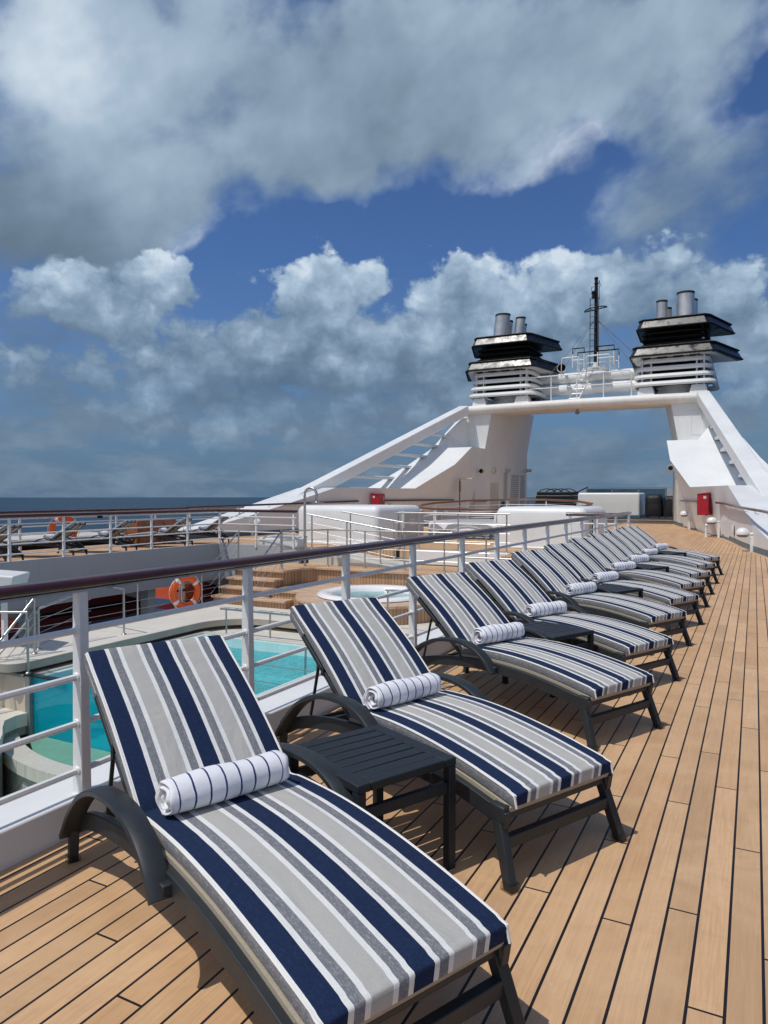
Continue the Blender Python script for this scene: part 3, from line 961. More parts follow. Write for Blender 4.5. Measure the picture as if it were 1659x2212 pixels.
# ------------------------------------------------------------------ timber platform, steps and hot tub
Z1 = -0.42
plat = thing('timber_platform', 'raised teak platform with boarded front behind the hot tub', 'platform', (-8.6, 17.9, -1.26))
PL = (-8.6, 17.9, -1.26)
P1 = [(-12.85, 15.62), (-11.15, 15.62), (-11.15, 16.5), (-10.9, 16.82), (-5.9, 16.82), (-5.9, 19.0), (-11.9, 19.0), (-11.9, 17.5), (-12.85, 17.5)]
obj('deck_boards', rel(MB().prism(P1, Z1 - 0.05, Z1), PL), M_TEAKX, plat, smooth=0)
ins = [(-12.82, 15.66), (-11.19, 15.66), (-11.19, 16.52), (-10.92, 16.86), (-5.92, 16.86), (-5.92, 18.99), (-11.88, 18.99), (-11.88, 17.48), (-12.82, 17.48)]
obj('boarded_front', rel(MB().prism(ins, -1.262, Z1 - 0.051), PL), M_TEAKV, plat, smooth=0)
mb = MB().sweep([(x, y, Z1 - 0.02) for x, y in [(-12.85, 15.62), (-11.15, 15.62), (-11.15, 16.5), (-10.9, 16.82), (-5.9, 16.82)]], [(-0.10, -0.028), (0.02, -0.028), (0.02, 0.024), (-0.10, 0.024)])
obj('nosing', rel(mb, PL), M_MARGIN, plat, smooth=0)

steps = thing('timber_steps', 'wide teak steps rising to the platform left of the hot tub', 'steps', (-12.0, 15.0, -1.26))
STO = (-12.0, 15.0, -1.26)
for zt, x1, y0, y1 in ((-0.63, -11.17, 15.22, 15.60), (-0.84, -11.1, 14.92, 15.25), (-1.05, -10.4, 14.62, 14.95)):
    mb = MB().bx(-12.78, x1, y0, y1 + 0.1, zt - 0.055, zt)
    obj('tread', rel(mb, STO), M_TREAD, steps, bevel=0.006, seg=1)
    mb = MB().bx(-12.74, x1 - 0.03, y0 + 0.07, 15.61, zt - 0.21, zt - 0.057)
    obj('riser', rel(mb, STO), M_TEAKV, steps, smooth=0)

tub = thing('hot_tub', 'round white hot tub with pale aqua water set in a curved teak surround', 'hot tub', (-8.25, 15.35, -1.26))
TO = (-8.25, 15.35, -1.26)
cxy = (-8.25, 15.35)
poly = [(-11.12, 14.95)] + [(-10.35, 14.95)] + arc(cxy[0], cxy[1], 1.92, 195, 345, 40) + [(-6.2, 15.2), (-5.92, 15.2), (-5.92, 16.86), (-10.9, 16.86), (-11.12, 16.5)]
hole = arc(cxy[0], cxy[1], 1.10, 0, 360, 48)[:-1]


def ringprism(name, outer, inner, z0, z1, m, par, off, **kw):
    me = bpy.data.meshes.new(name)
    bm = bmesh.new()
    ov = [bm.verts.new((x - off[0], y - off[1], z1 - off[2])) for x, y in outer]
    iv = [bm.verts.new((x - off[0], y - off[1], z1 - off[2])) for x, y in inner]
    es = [bm.edges.new((a, b)) for L in (ov, iv) for a, b in zip(L, L[1:] + L[:1])]
    r = bmesh.ops.triangle_fill(bm, use_beauty=True, use_dissolve=False, edges=es)
    fs = [f for f in r['geom'] if isinstance(f, bmesh.types.BMFace)]
    e = bmesh.ops.extrude_face_region(bm, geom=fs)
    for v in [g for g in e['geom'] if isinstance(g, bmesh.types.BMVert)]:
        v.co.z -= (z1 - z0)
    bmesh.ops.recalc_face_normals(bm, faces=bm.faces)
    bm.to_mesh(me)
    bm.free()
    o = bpy.data.objects.new(name, me)
    COL.objects.link(o)
    me.materials.append(m)
    if par:
        o.parent = par
    return o


ringprism('teak_surround', poly, hole, -0.895, -0.84, M_TREAD, tub, TO)
pi_ = [(-11.09, 14.99)] + [(-10.3, 14.99)] + arc(cxy[0], cxy[1], 1.87, 194, 346, 40) + [(-6.2, 15.25), (-5.94, 15.25), (-5.94, 16.85), (-10.9, 16.85), (-11.09, 16.48)]
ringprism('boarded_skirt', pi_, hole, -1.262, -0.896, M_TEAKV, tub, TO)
mb = MB().lathe([(1.36, 0.42), (1.40, 0.445), (1.38, 0.495), (1.28, 0.515), (1.10, 0.50), (1.02, 0.45), (0.98, 0.30), (0.90, -0.05), (0.60, -0.12), (0.002, -0.12)], (0, 0, 0), 64, caps=False)
obj('tub_shell', mb, M_ACRYL, tub, smooth=60)
mb = MB()
rr = [0.001, 0.3, 0.6, 0.85, 1.0]
mb.add([(r * cos(2 * pi * j / 40), r * sin(2 * pi * j / 40), 0.375 + 0.010 * sin(5 * j + 9 * r)) for r in rr for j in range(40)], [(i * 40 + j, i * 40 + (j + 1) % 40, (i + 1) * 40 + (j + 1) % 40, (i + 1) * 40 + j) for i in range(4) for j in range(40)])
obj('water', mb, M_WATER3, tub)
mb = MB().tube([(-6.95, 13.45, -0.42), (-5.7, 13.25, -0.36), (-5.15, 13.2, -0.36)], 0.022, 8)
mb.tube([(-5.2, 13.2, -0.37), (-5.6, 13.22, -1.25)], 0.022, 8)
mb.tube([(-6.9, 13.45, -0.42), (-6.9, 13.45, -0.84)], 0.022, 8)
obj('grab_rail', rel(mb, TO), M_STEEL, tub, smooth=60)

# ramp from the platform up to the aft deck
mb = MB()
mb.hexa([(-11.7, 17.66, -0.43), (-8.9, 17.66, -0.43), (-8.9, 18.98, -0.43), (-11.7, 18.98, -0.43), (-11.7, 17.66, 0.0), (-8.9, 17.66, -0.405), (-8.9, 18.98, -0.405), (-11.7, 18.98, 0.0)])
struct('ramp', mb, M_OFFW, smooth=0)
struct('aft_deck_step', MB().bx(-8.9, -5.95, 18.80, 19.02, -0.40, 0.012), M_WHITE, bevel=0.02)
steel_rail('level stainless steel railing along the front of the teak platform', [(-11.15, 16.1, 0.62), (-11.6, 16.15, 0.62), (-10.8, 17.25, 0.62), (-5.95, 17.28, 0.62)], [(-11.6, 16.15, Z1, 0.62), (-10.77, 17.25, Z1, 0.62), (-9.57, 17.27, Z1, 0.62), (-8.36, 17.28, Z1, 0.62), (-7.2, 17.28, Z1, 0.62), (-6.05, 17.28, Z1, 0.62)], (0.26, 0.5, 0.76))
steel_rail('sloping stainless steel double handrail beside the white ramp', [(-11.75, 17.7, 1.04), (-8.95, 17.9, 0.60)], [(-11.6, 17.7, 0.0, 1.02), (-10.45, 17.78, -0.19, 0.84), (-9.4, 17.86, -0.34, 0.67)], (0.24, 0.48, 0.74))
steel_rail('single stainless steel rail standing behind the ramp handrail', [(-11.3, 18.93, 1.10), (-9.2, 18.93, 0.80)], [(-11.0, 18.93, -0.08, 1.06), (-9.5, 18.93, -0.31, 0.84)], (0.3,))
steel_rail('stainless steel railing on the edge of the aft deck between the two white housings', [(-9.55, 19.12, 1.08), (-6.0, 19.12, 1.08)], [(-9.4, 19.12, 0, 1.06), (-8.78, 19.12, 0, 1.06), (-7.54, 19.12, 0, 1.06), (-6.1, 19.12, 0, 1.06)], (0.3, 0.55, 0.8))
steel_rail('stainless steel railing coming down the steps on the outer side', [(-12.72, 15.75, 0.63), (-12.72, 14.55, -0.28), (-12.72, 14.1, -0.28)], [(-12.72, 15.7, Z1, 0.60), (-12.72, 14.2, Zf, -0.29)], (0.24, 0.48, 0.72))
steel_rail('stainless steel railing coming down the steps on the hot tub side', [(-11.28, 16.12, 0.62), (-11.28, 15.7, 0.62), (-11.28, 14.55, -0.28)], [(-11.28, 15.75, Z1, 0.60)], (0.24, 0.48, 0.72))
steel_rail('low stainless steel gate frame on the platform near the right housing', [(-6.7, 17.02, 0.02), (-4.9, 17.02, 0.02)], [(-6.7, 17.02, Z1, 0.02)], (0.2,), base=False)
steel_rail('stainless steel rail with wires on the outer edge of the pool deck', [(-12.9, 8.9, -0.20), (-12.9, 15.4, -0.20)], [(-12.9, y, Zf, -0.2) for y in (9.3, 10.75, 12.2, 13.65, 15.1)], (0.24, 0.46, 0.68, 0.88))
steel_rail('short stainless steel barrier across the pool deck', [(-12.85, 10.72, -0.33), (-11.47, 10.48, -0.33)], [(-11.47, 10.48, Zf, -0.33)], (), base=True)
steel_rail('sloping stainless steel stair rail going down at the left edge nearest the pool', [(-11.5, 8.47, -0.24), (-11.5, 7.9, -0.80), (-11.5, 6.3, -2.35)], [(-11.5, 8.45, Zf, -0.26)], (0.22, 0.45, 0.68))
steel_rail('sloping stainless steel stair rail behind the nearest one', [(-11.75, 9.9, -0.25), (-11.75, 8.74, -0.50), (-11.75, 6.6, -2.35)], [(-11.75, 8.72, Zf, -0.5)], (0.22, 0.45, 0.68))
steel_rail('stainless steel rail standing on the parapet beside the glass wall', [(-11.02, 7.97, -0.40), (-12.9, 7.0, -0.40)], [(-11.02, 7.97, Zl + 0.05, -0.52), (-12.6, 7.97, Zl + 0.05, -0.52)], (0.28, 0.52, 0.78))

# outdoor shower
sh = thing('outdoor_shower', 'tall steel outdoor shower with curved neck in front of the teak platform', 'shower', (-11.35, 16.95, -0.84))
mb = MB().tube([(0, 0, 0.02)] + [(0, 0, 2.45)] + [(0.20 - 0.20 * cos(a), 0, 2.45 + 0.20 * sin(a)) for a in [pi * i / 12 for i in range(1, 13)]] + [(0.40, 0, 2.28)], 0.036, 12)
obj('pipe', mb, M_STEEL, sh, smooth=60)
obj('shower_head', MB().lathe([(0.03, 0.06), (0.06, 0.03), (0.21, 0.015), (0.21, 0.0)], (0.40, 0, 2.22), 20), M_STEEL, sh)
obj('base_plate', MB().bx(-0.28, 0.28, -0.14, 0.14, 0.0, 0.02), M_GREY, sh)
obj('mixer_tap', MB().tube([(0.02, -0.06, 1.25), (0.02, 0.06, 1.25)], 0.03, 8), M_STEEL, sh)

# ------------------------------------------------------------------ side structures, towers, arch
SIDE = [  # Y, base offset, inner top offset, its height, outer top offset, its height
    (19.5, 9.42, 9.42, 0.22, 10.4, 0.22), (21.0, 9.24, 9.22, 0.46, 10.4, 0.46), (22.5, 8.92, 8.90, 0.76, 10.4, 0.76), (24.8, 8.56, 8.52, 1.26, 10.3, 1.26),
    (27.85, 8.14, 8.06, 1.95, 10.1, 1.95), (29.4, 7.86, 7.62, 1.95, 9.9, 1.95), (31.0, 7.50, 7.08, 1.95, 9.7, 1.95), (33.0, 7.12, 6.45, 1.95, 9.3, 1.95),
    (34.0, 6.90, 6.05, 2.44, 8.85, 2.44), (35.7, 6.55, 5.38, 3.25, 8.15, 3.28), (37.4, 6.05, 5.05, 4.28, 7.45, 4.28), (38.4, 5.78, 5.15, 4.32, 7.3, 4.32), (40.36, 5.36, 5.30, 4.36, 7.2, 4.36)]
STRUT_A, STRUT_B = (6.8, 40.0, 6.95), (10.3, 23.7, 0.60)     # outer upper edge of the diagonal strut


def sideworks(sg, where):
    X = lambda o: CX0 + sg * o
    g = 'funnel towers of the arch'
    t = thing('side_tower', 'tall white tower with sloping wing carrying the %s funnel' % where, 'tower', (X(7.5), 36, 0), 0, g)
    O = (X(7.5), 36, 0)
    ex = lambda y: 0.95 if (sg > 0 and y >= 34) else 0.0
    rings = [[(X(b), y, -0.24), (X(b), y, 0.001), (X(it), y, zt), (X(ot + ex(y)), y, zo), (X(ot + 0.1 + ex(y)), y, -0.5)] for y, b, it, zt, ot, zo in SIDE]
    obj('wing_wall', rel(MB().loft(rings), O), M_HULL, t, smooth=20)
    mb = MB()
    rings = []
    for y, b, m, tp in ((40.36, 5.36, 5.33, 4.86), (43.0, 4.86, 4.82, 4.34), (46.5, 4.60, 4.55, 4.10)):
        rings.append([(X(b), y, -0.2), (X(m), y, 4.36), (X(tp), y, 6.86), (X(6.75), y, 6.86), (X(7.25), y, 4.2), (X(9.2), y, -0.2)])
    mb.loft(rings)
    obj('tower_body', rel(mb, O), M_HULL, t, smooth=20)
    # outer fin above the ledge
    mb = MB().hexa([(X(6.45), 37.4, 4.27), (X(7.45), 37.4, 4.27), (X(7.2), 40.37, 4.27), (X(6.4), 40.37, 4.27), (X(7.0), 38.6, 5.2), (X(7.2), 38.3, 5.0), (X(6.95), 40.37, 6.3), (X(6.5), 40.37, 6.3)])
    obj('fin', rel(mb, O), M_HULL, t, smooth=0)
    # strut
    A, B = Vector((X(STRUT_A[0]), STRUT_A[1], STRUT_A[2])), Vector((X(STRUT_B[0]), STRUT_B[1], STRUT_B[2]))
    d = (B - A).normalized()
    inn = Vector((-sg, 0.0, 0.0))
    inn = (inn - d * inn.dot(d)).normalized()
    dn = d.cross(inn)
    if dn.z > 0:
        dn = -dn
    B2 = B + d * 1.0
    w, h = 0.62, 0.55
    vs = []
    for p in (A, B2):
        vs += [p, p + inn * w, p + inn * w + dn * h, p + dn * h]
    mb = MB().hexa([tuple(v) for v in vs])
    obj('strut', rel(mb, O), M_HULL, t, bevel=0.05, seg=3)
    L = (B - A)
    for k in range(6):
        f0 = 0.24 + 0.098 * k
        p = A + L * f0 + inn * (w * 0.6) + dn * (h * (0.75 if sg < 0 else 0.95))
        yo = 38.9 - 0.98 * k
        oo = 7.05 + 0.36 * k
        for (y0, _, _, _, o0, z0), (y1, _, _, _, o1, z1) in zip(SIDE, SIDE[1:]):
            if y0 <= yo <= y1:
                f = (yo - y0) / (y1 - y0)
                q = Vector((X(o0 + (o1 - o0) * f - 0.1), yo, p.z))
        if yo > 38:
            q = Vector((X(7.0), yo, p.z))
        mb = MB().beam(p, q, 0.30, 0.16)
        e = (p - q).normalized()
        if sg < 0:
            mb.beam(q + e * 0.35 + Vector((0, 0, -0.12)), q + e * -0.1 + Vector((0, 0, -0.55)), 0.26, 0.30)
        obj('strut_rung', rel(mb, O), M_HULL, t, bevel=0.05, seg=2)
    # skirting
    ys = [19.6 + 0.92 * i for i in range(29)]
    rings = [[(X(wall_off(y) + 0.01), y, 0.0), (X(wall_off(y) - 0.012), y, 0.0), (X(wall_off(y) - 0.012), y, 0.17), (X(wall_off(y) + 0.01), y, 0.17)] for y in ys]
    obj('skirting', rel(MB().loft(rings), O), M_BLUE, t, smooth=30)
    # inspection panel outline on the tower face
    yy = 40.352
    for (a, b, c, e2) in ((5.9, 6.85, 4.75, 4.775), (5.9, 6.85, 5.95, 5.975), (5.9, 5.925, 4.775, 5.95), (6.825, 6.85, 4.775, 5.95)):
        mb = MB().bx(X(a), X(b), yy - 0.012, yy + 0.01, c, e2)
        obj('panel_frame', rel(mb, O), M_WHITE, t, smooth=0)
    # niche, louvre and recess on the inner face
    def onface(Y, z):
        b = wall_off(Y)
        tpo = b if Y <= 40.36 else (5.33 + (4.82 - 5.33) * (Y - 40.36) / 2.64 if Y < 43 else 4.82 + (4.55 - 4.82) * (Y - 43) / 3.5)
        return b + (tpo - b) * min(1, z / 4.36)
    for nm, y0, y1, z0, z1, m, dep in (('door_niche', 38.2, 39.3, 0.18, 2.1, M_OFFW, 0.03), ('inner_recess', 41.0, 42.0, 0.2, 2.35, M_OFFW, 0.03), ('inner_recess', 45.3, 46.1, 0.3, 2.9, M_GREYP, 0.02), ('inner_recess', 42.6, 43.1, 0.3, 3.0, M_GREYP, 0.02)):
        vs = []
        for dd in (0.02, -dep):
            for y, z in ((y0, z0), (y1, z0), (y1, z1), (y0, z1)):
                vs.append((X(onface(y, z) + dd), y, z))
        obj(nm, rel(MB().hexa(vs), O), m, t, bevel=0.02)
    mb = MB()
    for k in range(18):
        z = 0.55 + k * 0.135
        vs = []
        for dd in (0.03, -0.05):
            for y, zz in ((43.5, z), (44.8, z), (44.8, z + 0.075), (43.5, z + 0.075)):
                vs.append((X(onface(y, zz) + dd), y + (z - 0.5) * 0.12, zz - (0.04 if dd < 0 else 0)))
        mb.hexa(vs)
    obj('louvre', rel(mb, O), M_GREYP, t, smooth=0)
    return t


sideworks(1, 'right')
sideworks(-1, 'left')

# arch beam between the towers
beam = thing('arch_beam', 'white crossbeam with rounded nose joining the two funnel towers', 'beam', (CX0, 41, 6.4))
BO = (CX0, 41, 6.4)
prof = [(42.3, 6.42), (42.3, 6.93), (40.28, 6.93)] + [(40.28 - 0.27 * sin(a), 6.66 + 0.27 * cos(a)) for a in [pi * i / 8 for i in range(1, 8)]] + [(40.28, 6.39)]
xs = [-15.35, -15.15, -12, -8.9, -5.8, -2.65, -2.45]
rings = []
for x in xs:
    k = 0.86 if x in (xs[0], xs[-1]) else 1.0
    cam_ = 0.05 * (1 - ((x - CX0) / 6.4) ** 2)
    rings.append([(x, 41 + (y - 41) * (0.99 if k < 1 else 1), 6.66 + (z - 6.66) * k + cam_) for y, z in prof])
obj('beam_body', rel(MB().loft(rings), BO), M_RUST, beam, smooth=40)
mb = MB().lathe([(0.05, 0.0), (0.05, -0.1), (0.13, -0.12), (0.13, -0.20), (0.08, -0.27), (0.02, -0.28)], (-8.9, 40.7, 6.43), 14)
obj('floodlight', rel(mb, BO), M_GREY, beam)
tagged = None

pl = thing('bridge_railing', 'thin white pipe railing along the top of the arch crossbeam', 'railing', (CX0, 40.55, 6.98), 0)
LO = (CX0, 40.55, 6.98)
pxs = [-11.85, -10.35, -8.9, -7.45, -5.98]
mb = MB().tube([(-11.85, 40.55, 7.0), (-11.85, 40.55, 8.28), (-11.75, 40.55, 8.38), (-6.08, 40.55, 8.38), (-5.98, 40.55, 8.28), (-5.98, 40.55, 7.0)], 0.035, 8)
obj('handrail', rel(mb, LO), M_WHITE_S, pl, smooth=60)
obj('rail', rel(MB().tube([(-11.85, 40.55, 7.72), (-5.98, 40.55, 7.72)], 0.025, 8), LO), M_WHITE_S, pl)
for x in pxs[1:-1]:
    obj('post', rel(MB().tube([(x, 40.55, 6.97), (x, 40.55, 8.38)], 0.032, 8), LO), M_WHITE_S, pl)
for zc, yc, lab in ((8.58, 43.1, 'upper of two fat white exhaust ducts between the funnels'), (7.86, 42.9, 'lower of two fat white exhaust ducts between the funnels')):
    mb = MB().lathe([(0.33, -3.6), (0.33, 3.6)], (CX0, yc, zc), 28, axis='X')
    tag(obj('exhaust_duct', mb, M_HULL, smooth=60), lab, 'duct', 'ducts between the funnels')
mb = MB().bx(-13.0, -4.8, 42.5, 45.5, 6.94, 7.05)
struct('bridge_deck', mb, M_HULL, smooth=0)
# ladder up to the mast platform
ld = thing('white_ladder', 'white ladder leaning on the ducts below the mast', 'ladder', (-9.0, 41.6, 7.05))
dz = 0.0
for s in (-0.3, 0.3):
    obj('stile', MB().beam((s - 0.35, 0, 0), (s + 0.35, 1.1, 2.0), 0.06, 0.06), M_WHITE_S, ld)
for k in range(7):
    f = (k + 0.5) / 7
    obj('rung', MB().tube([(-0.3 - 0.35 + 0.7 * f, 1.1 * f, 2.0 * f), (0.3 - 0.35 + 0.7 * f, 1.1 * f, 2.0 * f)], 0.025, 6), M_WHITE_S, ld)
# horn
hn = thing('ship_horn', 'white trumpet horn left of the mast foot', 'horn', (-10.1, 41.9, 9.05))
mb = MB().lathe([(0.27, 0.0), (0.25, 0.03), (0.15, 0.22), (0.09, 0.5), (0.09, 0.75)], (0, 0, 0), 20, axis='Y', caps=False)
obj('trumpet', mb, M_WHITE_S, hn, smooth=60)
obj('throat', MB().lathe([(0.002, 0.3), (0.09, 0.28), (0.225, 0.045)], (0, 0, 0), 20, axis='Y', caps=False), M_BLACKM, hn)
obj('bracket', MB().tube([(0, 0.5, -0.05), (0, 0.5, -0.4)], 0.05, 8), M_WHITE_S, hn)

# mast
ms = thing('signal_mast', 'tall black signal mast with ladder rising from the crossbeam', 'mast', (-8.18, 42.1, 8.6))
MO = Vector((-8.18, 42.1, 8.6))
mb = MB().lathe([(0.11, 0.55), (0.105, 3.2), (0.10, 4.75), (0.09, 5.2)], n=14)
obj('pole', mb, M_BLACKM, ms, smooth=60)
obj('pole_foot', MB().lathe([(0.2, 0.2), (0.16, 0.6), (0.12, 0.62)], n=14), M_WHITE_S, ms)
mb = MB()
for x in (-0.31, 0.17):
    mb.beam((x, -0.12, 0.3), (x, -0.12, 4.3), 0.03, 0.04, up=(0, 1, 0))
for k in range(12):
    mb.tube([(-0.31, -0.12, 0.55 + 0.335 * k), (0.17, -0.12, 0.55 + 0.335 * k)], 0.014, 6)
obj('ladder', mb, M_BLACKM, ms)
mb = MB().tube([(0.62 * cos(a), -0.1 - 0.62 * abs(sin(a)) * 0.9, 3.62 + 0.08 * cos(a)) for a in [pi * i / 16 for i in range(17)]], 0.03, 6)
mb.tube([(-0.62, -0.1, 3.54), (0.62, -0.1, 3.70)], 0.03, 6)
for k in range(1, 8):
    a = pi * k / 8
    mb.tube([(0.62 * cos(a), -0.1 - 0.56 * sin(a), 3.62 + 0.08 * cos(a)), (0.3 * cos(a), -0.1, 3.62 + 0.04 * cos(a))], 0.016, 5)
obj('crow_platform', mb, M_BLACKM, ms)
for z, r in ((5.35, 0.12), (4.55, 0.13)):
    mb = MB().lathe([(r, 0.0), (r, 0.06), (r * 0.75, 0.08), (r * 0.75, 0.26), (r, 0.28), (r, 0.34), (r * 0.5, 0.40)], (0.0 if z > 5 else -0.12, -0.10 if z < 5 else 0, z - 0.25), 14)
    obj('navigation_light', mb, M_BLACKM, ms, smooth=40)
mb = MB().tube([(0.15, 0, 5.3), (0.27, 0, 4.95), (0.17, 0, 4.9)], 0.012, 5)
mb.tube([(0.15, 0, 5.3), (0.17, 0, 4.2)], 0.02, 5)
mb.tube([(-0.1, -0.1, 4.95), (-0.24, -0.1, 4.9), (-0.24, -0.1, 4.5), (-0.1, -0.1, 4.45)], 0.018, 5)
obj('cable_bracket', mb, M_BLACKM, ms)
for tgt in ((-2.75, -0.9, -0.4), (-2.6, 1.0, -0.2), (2.35, -0.4, -0.1), (2.95, 1.2, 0.1)):
    obj('stay_wire', MB().tube([(0.12 if tgt[0] > 0 else -0.12, 0, 3.0), tgt], 0.014, 5), M_GREY, ms)
# railed mast platform
mp = thing('mast_platform', 'small railed platform with black and white rails round the mast foot', 'platform', (-8.18, 42.1, 8.95))
obj('floor', MB().bx(-0.6, 0.6, -0.3, 0.6, -0.05, 0.0), M_WHITE_S, mp)
for x0, x1, y in ((-1.2, -0.55, -0.5), (0.2, 1.1, -0.5), (-1.2, 1.15, 0.8)):
    mb = MB().tube([(x0, y, 0.75), (x0, y, 1.08), (x1, y, 1.08), (x1, y, 0.75)], 0.035, 8)
    obj('top_rail', mb, M_BLACKM, mp, smooth=60)
    mb = MB()
    for x in (x0, x1):
        mb.tube([(x, y, 0.0), (x, y, 0.76)], 0.036, 8)
    mb.tube([(x0, y, 0.42), (x1, y, 0.42)], 0.028, 8)
    obj('stanchion', mb, M_WHITE_S, mp)
for x0, x1 in ((-1.75, -0.75), (-0.35, 0.95)):
    mb = MB().tube([(x0, -0.9, -0.55), (x0, -0.9, 0.45), (x0 + 0.1, -0.9, 0.52), (x1 - 0.1, -0.9, 0.52), (x1, -0.9, 0.45), (x1, -0.9, -0.55)], 0.04, 8)
    obj('guard_hoop', mb, M_WHITE_S, mp, smooth=60)


# funnels
def rrect(hx, y0, y1, r, n=5):
    out = []
    for cx, cy, a0 in ((hx - r, y1 - r, 0), (-hx + r, y1 - r, 90), (-hx + r, y0 + r, 180), (hx - r, y0 + r, 270)):
        out += [(cx + r * cos(radians(a0 + 90 * i / n)), cy + r * sin(radians(a0 + 90 * i / n))) for i in range(n + 1)]
    return out


def funnel(sg, label):
    fx = CX0 + (5.0 if sg > 0 else -4.42)
    t = thing('funnel', label, 'funnel', (fx, 42.4, 6.95), 0, 'funnels on the arch')
    o = 42.4
    # plinth feet and dark core
    for x in (-1.35, 1.25):
        for y in (-1.55, 1.4):
            obj('foot', MB().box((x, y, 0.22), (0.9, 0.7, 0.46), taper=(0.75, 0.8)), M_HULL, t, bevel=0.03)
    obj('core', MB().box((0, 0.1, 1.26), (2.3, 2.7, 1.42)), M_BLACKM, t, smooth=0)
    obj('upper_core', MB().box((0, 0.15, 3.0), (2.4, 2.6, 1.1)), M_BLACKM, t, smooth=0)
    obj('casing', MB().lathe([(1.15, 0.0), (1.0, 0.5), (1.1, 0.549)], (0.1, -0.1, 0.0), 20), M_HULL, t, smooth=40)
    for k in range(4):
        hw = 1.98 - 0.10 * k
        path = [(x, y, 0.62 + 0.405 * k) for x, y in rrect(hw, -1.92 + 0.06 * k, 1.75, 0.5)]
        mb = MB().sweep(path, [(-0.02, -0.14), (0.09, -0.14), (0.15, -0.06), (0.10, 0.07), (-0.14, 0.13), (-0.2, 0.10)][::-1], closed=True)
        obj('white_louvre', mb, M_HULL, t, smooth=40)
    for x, y in ((-1.55, -1.62), (-1.1, -1.62), (1.15, -1.62), (1.5, -1.62), (-1.5, 1.4), (1.5, 1.4)):
        obj('louvre_bracket', MB().box((x, y, 1.15), (0.07, 0.35, 1.7)), M_HULL, t, smooth=0)
    def tray(z0, z1, fw, rw, y0, y1, ri):
        wl, wr = (rw, ri) if sg < 0 else (ri, rw)
        rings = []
        for z, k, dy in ((z0, 1.0, 0.0), (z0 + 0.05, 1.03, -0.04), (z1 - 0.06, 0.95, 0.17), (z1, 0.97, 0.13), (z1, 0.90, 0.26)):
            pts = [(-fw * k + 0.25, y0 + dy), (fw * k - 0.25, y0 + dy), (fw * k, y0 + 0.3 + dy), (wr * k, y1 - 0.15), (wr * k - 0.1, y1), (-wl * k + 0.1, y1), (-wl * k, y1 - 0.15), (-fw * k, y0 + 0.3 + dy)]
            rings.append([(x, y, z) for x, y in pts])
        return MB().loft(rings)
    obj('lower_tray', tray(2.05, 2.58, 2.10, 3.15, -2.2, 1.5, 2.35 if sg > 0 else 2.85), M_BLACK, t, smooth=25)
    def rim(z, fw, rw, y0, y1, k, dy, ri):
        wl, wr = (rw, ri) if sg < 0 else (ri, rw)
        pts = [(-fw * k + 0.25, y0 + dy), (fw * k - 0.25, y0 + dy), (fw * k, y0 + 0.3 + dy), (wr * k, y1 - 0.15), (wr * k - 0.1, y1), (-wl * k + 0.1, y1), (-wl * k, y1 - 0.15), (-fw * k, y0 + 0.3 + dy)]
        return MB().tube([(x, y, z) for x, y in pts], 0.045, 6, closed=True)
    RI = (2.35, 2.0) if sg > 0 else (2.85, 2.7)
    for z, fw, rw, y0, y1, ri in ((2.08, 2.10, 3.15, -2.2, 1.5, RI[0]), (3.55, 1.80, 2.75, -2.0, 1.6, RI[1])):
        obj('tray_rim', rim(z, fw, rw, y0, y1, 1.03, -0.04, ri), M_BLACKM, t, smooth=40)
        obj('tray_rim', rim(z + 0.49, fw, rw, y0, y1, 0.97, 0.15, ri), M_BLACKM, t, smooth=40)
    mb = MB().prism([(-1.88, -2.05), (1.88, -2.05), (2.05, -1.85), ((3.0 if sg > 0 else 2.7), 1.35), ((-2.2 if sg > 0 else -3.0), 1.35), (-2.05, -1.85)], 2.0, 2.047)
    obj('tray_soffit', mb, M_HULL, t, smooth=0)
    for k in range(4):
        obj('soffit_slot', MB().box((-1.35 + 0.8 * k, -1.8, 1.985), (0.5, 0.28, 0.02)), M_BLACKM, t, smooth=0)
    for k in range(3):
        path = [(x, y, 2.74 + 0.3 * k) for x, y in rrect(1.55 - 0.03 * k, -1.65, 1.6, 0.35)]
        mb = MB().sweep(path, [(-0.05, -0.07), (0.12, -0.07), (0.16, -0.02), (-0.1, 0.10)][::-1], closed=True)
        obj('black_louvre', mb, M_BLACKM, t, smooth=40)
    obj('upper_tray', tray(3.52, 4.06, 1.80, 2.75, -2.0, 1.6, 2.0 if sg > 0 else 2.7), M_BLACK, t, smooth=25)
    obj('stack_base', MB().box((0.0, -0.1, 4.09), (2.3, 2.0, 0.10)), M_SOOT, t, smooth=0)
    q_ = 0.80 if sg < 0 else 1.0
    for x, y, r, h in ((0.48 * sg, -0.55, 0.46, 1.50), (0.60 * sg, 0.55, 0.42, 1.35), (-0.74 * sg * q_, -0.35, 0.30, 1.25), (-0.58 * sg * q_, 0.55, 0.27, 1.05)):
        st = obj('exhaust_stack', MB().lathe([(r * 1.02, 4.05), (r, 4.1), (r * 0.97, 4.05 + h)], (x, y, 0), 26, caps=True), M_EXH, t, smooth=60)
        rm = obj('stack_rim', MB().lathe([(r * 0.99, 4.03 + h - 0.06), (r * 1.0, 4.05 + h + 0.03), (r * 0.86, 4.05 + h + 0.04)], (x, y, 0), 26), M_SOOT, st, smooth=40)
        if sg < 0:
            for o_ in (st, rm):
                for v in o_.data.vertices:
                    v.co.x += (v.co.z - 4.05) * 0.11
    return t


funnel(-1, 'left funnel with two black trays and three steel exhaust stacks')
funnel(1, 'right funnel with two black trays and steel exhaust stacks, largest at its right')
# ------------------------------------------------------------------ sun loungers
WC = 0.317


